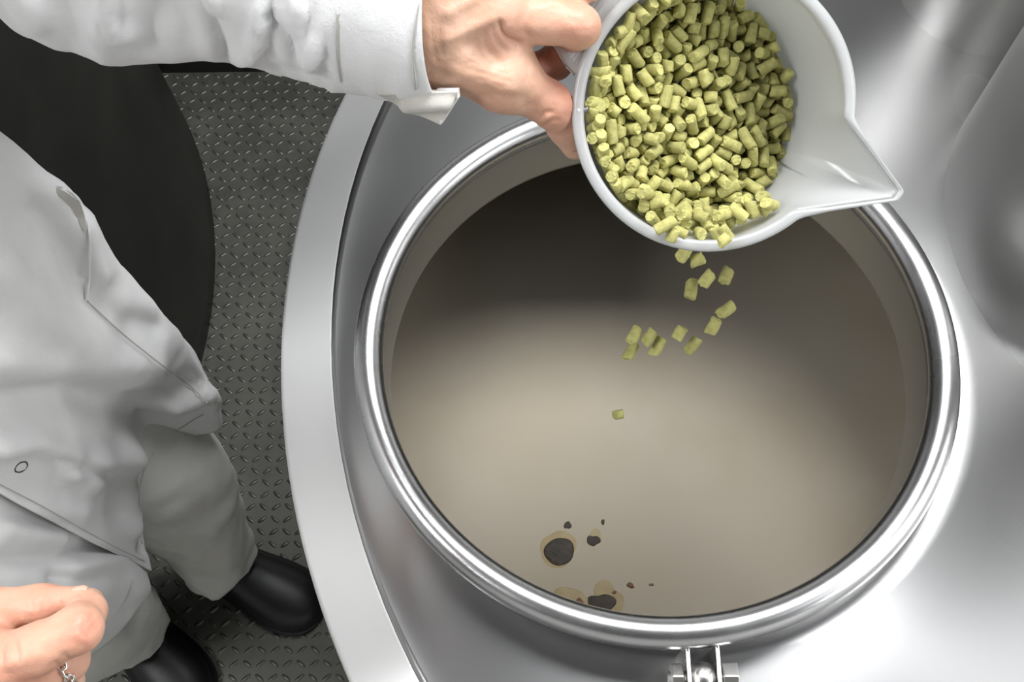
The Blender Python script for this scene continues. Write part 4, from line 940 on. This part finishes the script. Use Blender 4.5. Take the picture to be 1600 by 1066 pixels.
for i in range(40):
    u = i / 39 * (len(rows_) - 1); k = min(int(u), len(rows_) - 2); t = u - k
    dense.append(tuple(a + (b_ - a) * t for a, b_ in zip(rows_[k], rows_[k + 1])))
v, f = loft_ring(dense)
v = [Vector(p) + Vector((noise.noise(Vector(p) * 6) * .006, noise.noise(Vector(p) * 6 + Vector((5, 0, 0))) * .006, 0)) for p in v]
coat = mesh_obj('coat', v, f, M_COAT, person); solidify(coat, .0015, 0)

def panel(name, rows, nu, nv, folds, parent, mt, zdisp=.004, th=.0016, seed=0):
    g = [crom([Vector(p) for p in r], nv) for r in rows]
    cols = [crom([g[i][j] for i in range(len(rows))], nu) for j in range(nv)]
    grid = [[cols[j][i] for j in range(nv)] for i in range(nu)]
    v = []
    for i in range(nu):
        for j in range(nv):
            du = grid[min(i + 1, nu - 1)][j] - grid[max(i - 1, 0)][j]; dv = grid[i][min(j + 1, nv - 1)] - grid[i][max(j - 1, 0)]
            nn = du.cross(dv).normalized()
            if nn.dot(CAM_C - grid[i][j]) < 0 and nn.x < 0: nn = -nn
            p = grid[i][j]; px, py = PROJ(p)
            d = 2.0 * gauss_folds(px, py, folds) + zdisp * .35 * noise.noise(p * 9 + Vector((seed, 0, 0))) + zdisp * .20 * noise.noise(p * 24 + Vector((seed, 3, 0))) + zdisp * .08 * noise.noise(p * 60)
            v.append(p + nn * d)
    f = [(i * nv + j, i * nv + j + 1, (i + 1) * nv + j + 1, (i + 1) * nv + j) for i in range(nu - 1) for j in range(nv - 1)]
    o = mesh_obj(name, v, f, mt, parent); solidify(o, th, 0)
    return o, v
HZ = .55
def W(px, py, z=HZ): return tuple(PZ(px, py, z))
# rows run from the shoulder down to the hem; columns from the back round the left side to the front edge
LROWS = [
 [(-.74, .11, 1.43), (-.65, .115, 1.43), (-.575, .08, 1.42), (-.552, .04, 1.415), (-.545, .0, 1.41), (-.545, -.05, 1.41), (-.545, -.105, 1.41)],
 [(-.74, .155, 1.11), (-.62, .160, 1.11), (-.478, .098, 1.108), (-.474, .050, 1.11), (-.484, .005, 1.11), (-.498, -.05, 1.11), (-.515, -.112, 1.11)],
 [(-.74, .165, .955), (-.60, .165, .955), (-.458, .090, .955), (-.466, .045, .955), (-.482, .000, .955), (-.503, -.05, .955), (-.535, -.107, .955)],
 [(-.74, .17, .83), (-.59, .170, .83), (-.453, .092, .83), (-.466, .045, .83), (-.487, .000, .83), (-.515, -.05, .84), (-.545, -.100, .845)],
 [(-.74, .175, .72), (-.58, .170, .72), (-.453, .092, .715), (-.474, .050, .71), (-.508, .006, .70), (-.530, -.044, .70), (-.540, -.099, .70)],
 [(-.74, .18, .55), (-.58, .165, .55), W(345, 655), W(302, 688), W(247, 740), W(227, 808), W(235, 893)]]
LF = [([(84, 300), (118, 330), (142, 372), (158, 420)], 22, .0035), ([(20, 640), (120, 612), (200, 650), (262, 690)], 34, -.012), ([(0, 700), (60, 690), (110, 712)], 18, .006), ([(110, 735), (160, 722), (205, 700)], 16, .007), ([(95, 720), (165, 738)], 12, -.006), ([(140, 756), (200, 720)], 14, .004),
      ([(225, 625), (300, 600)], 16, -.006), ([(270, 640), (320, 615)], 12, .006), ([(250, 668), (318, 640)], 12, -.007), ([(255, 655), (345, 625)], 9, .003),
      ([(205, 690), (195, 780), (205, 830)], 14, .005), ([(180, 700), (178, 800)], 18, -.004), ([(215, 730), (220, 860)], 8, -.004), ([(60, 330), (110, 400), (135, 470)], 20, -.006),
      ([(120, 350), (150, 430), (140, 470)], 12, .004), ([(0, 420), (80, 500), (140, 540)], 40, .006), ([(0, 560), (110, 590), (230, 560)], 30, .006), ([(200, 500), (245, 510)], 16, -.004), ([(190, 470), (230, 560)], 20, .003), ([(20, 790), (120, 800)], 20, .004)]
front, fv = panel('front_panel', LROWS, 90, 110, LF, coat, M_COAT, .010)
RROWS = [
 [(-.55, -.075, 1.41), (-.55, -.11, 1.41), (-.555, -.15, 1.415), (-.58, -.215, 1.42), (-.65, -.25, 1.43), (-.74, -.25, 1.43)],
 [(-.530, -.070, 1.05), (-.532, -.12, 1.05), (-.535, -.17, 1.05), (-.565, -.23, 1.05), (-.64, -.265, 1.05), (-.74, -.285, 1.05)],
 [(-.558, -.060, .85), (-.553, -.11, .85), (-.550, -.155, .85), (-.575, -.21, .85), (-.64, -.255, .85), (-.74, -.285, .85)],
 [(-.554, -.055, .70), (-.546, -.11, .70), (-.547, -.15, .70), (-.575, -.195, .70), (-.64, -.24, .70), (-.74, -.285, .70)],
 [(-.560, -.05, .55), W(230, 905), W(203, 968), W(143, 1022), W(60, 1052), (-.74, -.285, .55)]]
RFo = [([(0, 880), (100, 865), (150, 845)], 16, -.006), ([(120, 890), (180, 880), (215, 920)], 18, .005), ([(90, 905), (150, 900)], 14, -.005), ([(0, 830), (90, 850)], 20, .005)]
front2, fv2 = panel('front_panel', RROWS, 70, 80, RFo, coat, M_COAT, .008, seed=4)
back_, _ = panel('back_panel', [[(-.735, .112, 1.43), (-.765, .03, 1.43), (-.775, -.07, 1.43), (-.765, -.17, 1.43), (-.735, -.25, 1.43)], [(-.74, .165, .9), (-.775, .06, .9), (-.80, -.07, .9), (-.795, -.2, .9), (-.735, -.285, .9)], [(-.735, .178, .55), (-.765, .07, .55), (-.80, -.07, .55), (-.80, -.21, .55), (-.735, -.285, .55)]], 40, 40, [], coat, M_COAT, .01, seed=9)
sv, sf = sleeve()
sl = mesh_obj('sleeve', sv, sf, M_SLEEVE, coat); solidify(sl, .0022, -1)
# upper part of the left sleeve, and the right sleeve
def cloth_tube(name, pts, rads, mt, parent, n=36, m=28, amp=.004, seed=0):
    o = tube(name, crom([Vector(p) for p in pts], m), list(crom(rads, m)), mt, parent, n, caps=False)
    for i, x in enumerate(o.data.vertices):
        c = Vector(x.co); x.co = c + Vector((noise.noise(c * 14 + Vector((seed, 0, 0))), noise.noise(c * 14 + Vector((seed, 9, 0))), noise.noise(c * 14 + Vector((seed, 0, 9))))) * amp
    solidify(o, .002, 0); return o
cloth_tube('sleeve', [SHL + Vector((-.015, -.09, .01)), SHL + Vector((0, -.02, 0)), SHL.lerp(ELL, .5), P(-235, -98, .565)], [.065, .086, .080, .070], M_SLEEVE, coat, seed=2)
cloth_tube('sleeve', [SHR + Vector((-.01, .10, .012)), SHR + Vector((0, .02, .0)), SHR.lerp(ELR, .5), ELR + Vector((.0, 0, -.01)), ELR.lerp(P(-160, 1065, .478), .5), P(-165, 1066, .479)], [.062, .086, .078, .066, .06, .052], M_SLEEVE, coat, seed=6)
# loose end of the cuff, soiled, with shading greyed into its cloth
cv, _ = None, None
def bil(c00, c01, c10, c11, nu=4, nv=5): return [[Vector(c00).lerp(Vector(c01), j / (nv - 1)).lerp(Vector(c10).lerp(Vector(c11), j / (nv - 1)), i / (nu - 1)) for j in range(nv)] for i in range(nu)]
panel('cuff_flap', bil(q(590, 144, .500), q(716, 142, .494), q(606, 152, .512), q(690, 194, .508)), 24, 32, [([(640, 160), (700, 160)], 10, .002)], sl, M_SHADED_DIRTYCUFF, .003, .003, 5)
panel('cuff_turn', bil(q(684, 138, .499), q(716, 138, .495), q(690, 194, .508), q(717, 152, .497)), 16, 16, [], sl, M_SLEEVE, .002, .003, 6)
tube('cuff_gap_shade', [P(590, 20, .515), P(650, 40, .510), P(689, 62, .508)], [.028, .030, .0270], M_CUFFGAP, coat, 32, caps=False)  # black tube filling the sleeve end as the cuff's shadowed gap

# stitched seams, pocket mouth, buttonhole
def nearest_on(vlist, px, py):
    best = None
    for p in vlist:
        a, b_ = PROJ(p); d = (a - px) ** 2 + (b_ - py) ** 2
        if best is None or d < best[0]: best = (d, p)
    return best[1]
def on_surface(vlist, pts, lift=.0012, n=24):
    arr = np.array([PROJ(p) for p in vlist]); W3 = np.array([tuple(p) for p in vlist]); out = []
    poly = crom([Vector((x, y, 0)) for x, y in pts], n)
    deps = []
    for s in poly:
        d = (arr[:, 0] - s.x) ** 2 + (arr[:, 1] - s.y) ** 2
        # keep to the side that faces the viewer
        dep = np.linalg.norm(W3 - np.array(CAM_C), axis=1); k = np.argsort(d)[:8]; k = k[dep[k] < dep[k].min() + .03]
        w = 1 / (d[k] + 4); dd = (dep[k] * w).sum() / w.sum()
        deps.append(dd)
    for i, s in enumerate(poly):
        w5 = deps[max(0, i - 1):i + 2]; dd = min(min(w5), sum(w5) / len(w5))
        v_ = (P(s.x, s.y, 1) - CAM_C).normalized(); out.append(CAM_C + v_ * (dd - lift))
    return out
def seam(name, vlist, pts, r, m, parent, n=30, lift=.0022):
    return tube(name, on_surface(vlist, pts, lift, n), r, m, parent, 6)
seam('side_seam', fv, [(136, 470), (190, 520), (250, 568), (300, 606), (326, 632)], .0006, M_THREAD, front, 40)
seam('hem_stitch', fv, [(318, 648), (285, 668), (245, 700), (222, 745), (217, 800), (222, 850)], .00045, M_THREAD, front, 40)
seam('front_edge_stitch', fv, [(0, 757), (60, 788), (120, 822), (180, 855), (226, 877)], .00045, M_THREAD, front, 40)
seam('hem_stitch', fv2, [(208, 905), (196, 938), (165, 975), (130, 1005)], .00045, M_THREAD, front2, 24)
seam('pocket_edge', fv, [(75, 290), (92, 291), (118, 306), (132, 330), (140, 366), (140, 400), (139, 440), (134, 470)], .0011, M_SLEEVE, front, 40, .003)
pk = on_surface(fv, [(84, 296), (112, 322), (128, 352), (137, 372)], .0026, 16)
# shadow in the pocket slot, drawn as a narrow grey strip behind the rolled edge
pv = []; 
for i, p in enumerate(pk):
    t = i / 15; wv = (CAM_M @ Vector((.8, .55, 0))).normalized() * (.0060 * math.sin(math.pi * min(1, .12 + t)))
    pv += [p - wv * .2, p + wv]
mesh_obj('pocket_shade', pv, [(2 * i, 2 * i + 1, 2 * i + 3, 2 * i + 2) for i in range(15)], M_THREAD, front)
bh = on_surface(fv, [(33, 730)], .001, 1) if False else None
def ring_on(name, vlist, px, py, a_, b_, ang, r, m, parent):
    pts = []
    for k in range(21):
        t = 2 * math.pi * k / 20; x, y = a_ * math.cos(t), b_ * math.sin(t); c, s = math.cos(ang), math.sin(ang)
        pts.append((px + x * c - y * s, py + x * s + y * c))
    return seam(name, vlist, pts, r, m, parent, 40, .001)
M_BUTTONHOLE, nt, b = mat('dark_buttonhole_thread'); b.inputs['Base Color'].default_value = (.05, .045, .04, 1); b.inputs['Roughness'].default_value = .8
ring_on('buttonhole', fv, 33, 730, 11, 6.5, -.6, .0007, M_BUTTONHOLE, front)
seam('cuff_seam', sv, [(528, 20), (526, 60), (528, 100), (534, 132)], .0005, M_THREAD, sl, 20)
seam('cuff_stitch', sv, [(655, 5), (646, 60), (646, 100), (650, 140)], .0004, M_THREAD, sl, 20)

# --- trousers
def trouser(pts, rads, seed):
    n, m = 44, 48; P_ = crom([Vector(p) for p in pts], m); R_ = list(crom(rads, m)); v = []; f = []
    for i, (p, r) in enumerate(zip(P_, R_)):
        t = i / (m - 1)
        for k in range(n):
            a = 2 * math.pi * k / n
            w = 1 + .07 * noise.noise(Vector((math.cos(a) * 1.6, math.sin(a) * 1.6, t * 7 + seed))) + .06 * t * math.sin(3 * a + 11 * t + seed) + .05 * noise.noise(Vector((math.cos(a) * 2.2 + 4, math.sin(a) * 2.2, t * 26 + seed))) + .12 * t * noise.noise(Vector((math.cos(a) * 3, math.sin(a) * 3, t * 16 + seed)))
            v.append((p.x + r * w * math.cos(a), p.y + r * w * math.sin(a), p.z + (.006 * math.sin(2 * a + seed) if i == m - 1 else 0)))
    for i in range(m - 1):
        for k in range(n): f.append((i * n + k, i * n + (k + 1) % n, (i + 1) * n + (k + 1) % n, (i + 1) * n + k))
    o = mesh_obj('trouser_leg', v, f, M_TROUSER, trousers); solidify(o, .002, 0); return o
trousers = bpy.data.objects.new('trousers', None); link(trousers, person); WORLD[trousers.name] = Matrix.Identity(4)
trouser([(-.675, .03, .90), (-.61, .04, .66), (-.568, .045, .48), (-.578, .035, .28), (-.600, .022, .095)], [.085, .078, .080, .068, .060], 1.7)
trouser([(-.675, -.15, .90), (-.665, -.145, .66), (-.655, -.13, .46), (-.69, -.105, .28), (-.735, -.085, .095)], [.085, .078, .080, .074, .066], 4.2)

# --- shoes
def shoe(heel, toe):
    heel, toe = Vector((*heel, 0)), Vector((*toe, 0)); L = (toe - heel).length; d = (toe - heel).normalized(); s = Vector((-d.y, d.x, 0))
    st_ = [(0, .012, .035), (.02, .026, .06), (.10, .036, .085), (.22, .039, .100), (.36, .042, .098), (.50, .046, .082), (.64, .051, .068), (.78, .052, .060), (.88, .046, .054), (.95, .034, .046), (.985, .020, .036), (1, .006, .022)]
    t_ = crom([Vector(x) for x in st_], 40); n = 28; v = []; f = []
    for p in t_:
        for k in range(n):
            a = 2 * math.pi * k / n; c, sn = math.cos(a), math.sin(a)
            y = p.y * math.copysign(abs(c) ** .85, c); z = .008 + (p.z - .008) * max(0, sn) ** .8 if sn > 0 else .008 - .008 * min(1, abs(sn) * 3)
            v.append(heel + d * (p.x * L) + s * y + Vector((0, 0, max(.0005, z))))
    for i in range(39):
        for k in range(n): f.append((i * n + k, i * n + (k + 1) % n, (i + 1) * n + (k + 1) % n, (i + 1) * n + k))
    f.append(tuple(range(n))); f.append(tuple(range(39 * n, 40 * n)))
    o = mesh_obj('shoe', v, f, M_SHOE, person)
    # sole welt
    v = []; f = []
    for p in t_:
        for y, z in ((p.y + .004, .0006), (p.y + .004, .014), (-p.y - .004, .014), (-p.y - .004, .0006)): v.append(heel + d * (p.x * L) + s * y + Vector((0, 0, z)))
    for i in range(39):
        for k in range(4): f.append((i * 4 + k, i * 4 + (k + 1) % 4, (i + 1) * 4 + (k + 1) % 4, (i + 1) * 4 + k))
    f.append((0, 1, 2, 3)); f.append(tuple(range(156, 160)))
    mesh_obj('sole', v, f, M_SHOE, o)
shoe((-.680, .062), (-.443, -.056)); shoe((-.815, -.010), (-.618, -.198))

# --- chain ring on the right hand
c0, c1 = P(104, 1032, .478), P(48, 1066, .470)
axis = (c1 - c0).normalized(); rc = P(110, 1046, .482)
rc = P(98, 1066, .492).lerp(P(40, 1110, .482), -.02); axis = (P(40, 1110, .482) - P(98, 1066, .492)).normalized()
rc = P(104, 1032, .478).lerp(P(48, 1066, .470), .16); axis = (P(48, 1066, .470) - P(104, 1032, .478)).normalized()
u_ = axis.orthogonal().normalized(); w_ = axis.cross(u_)
ringp = bpy.data.objects.new('chain_ring', None); link(ringp, person); ringp['label'] = 'silver chain-link finger ring'
for k in range(16):
    a = 2 * math.pi * k / 16; rad = .0112
    c = rc + (u_ * math.cos(a) + w_ * math.sin(a)) * rad; t = -u_ * math.sin(a) + w_ * math.cos(a); o_ = (u_ * math.cos(a) + w_ * math.sin(a))
    e1 = (axis if k % 2 else (axis * .6 + o_ * .8).normalized())
    tube('link', [c + t * (.0029 * math.cos(b_)) + e1 * (.0019 * math.sin(b_)) for b_ in [2 * math.pi * i / 12 for i in range(13)]], .00065, M_SILVER, ringp, 8)
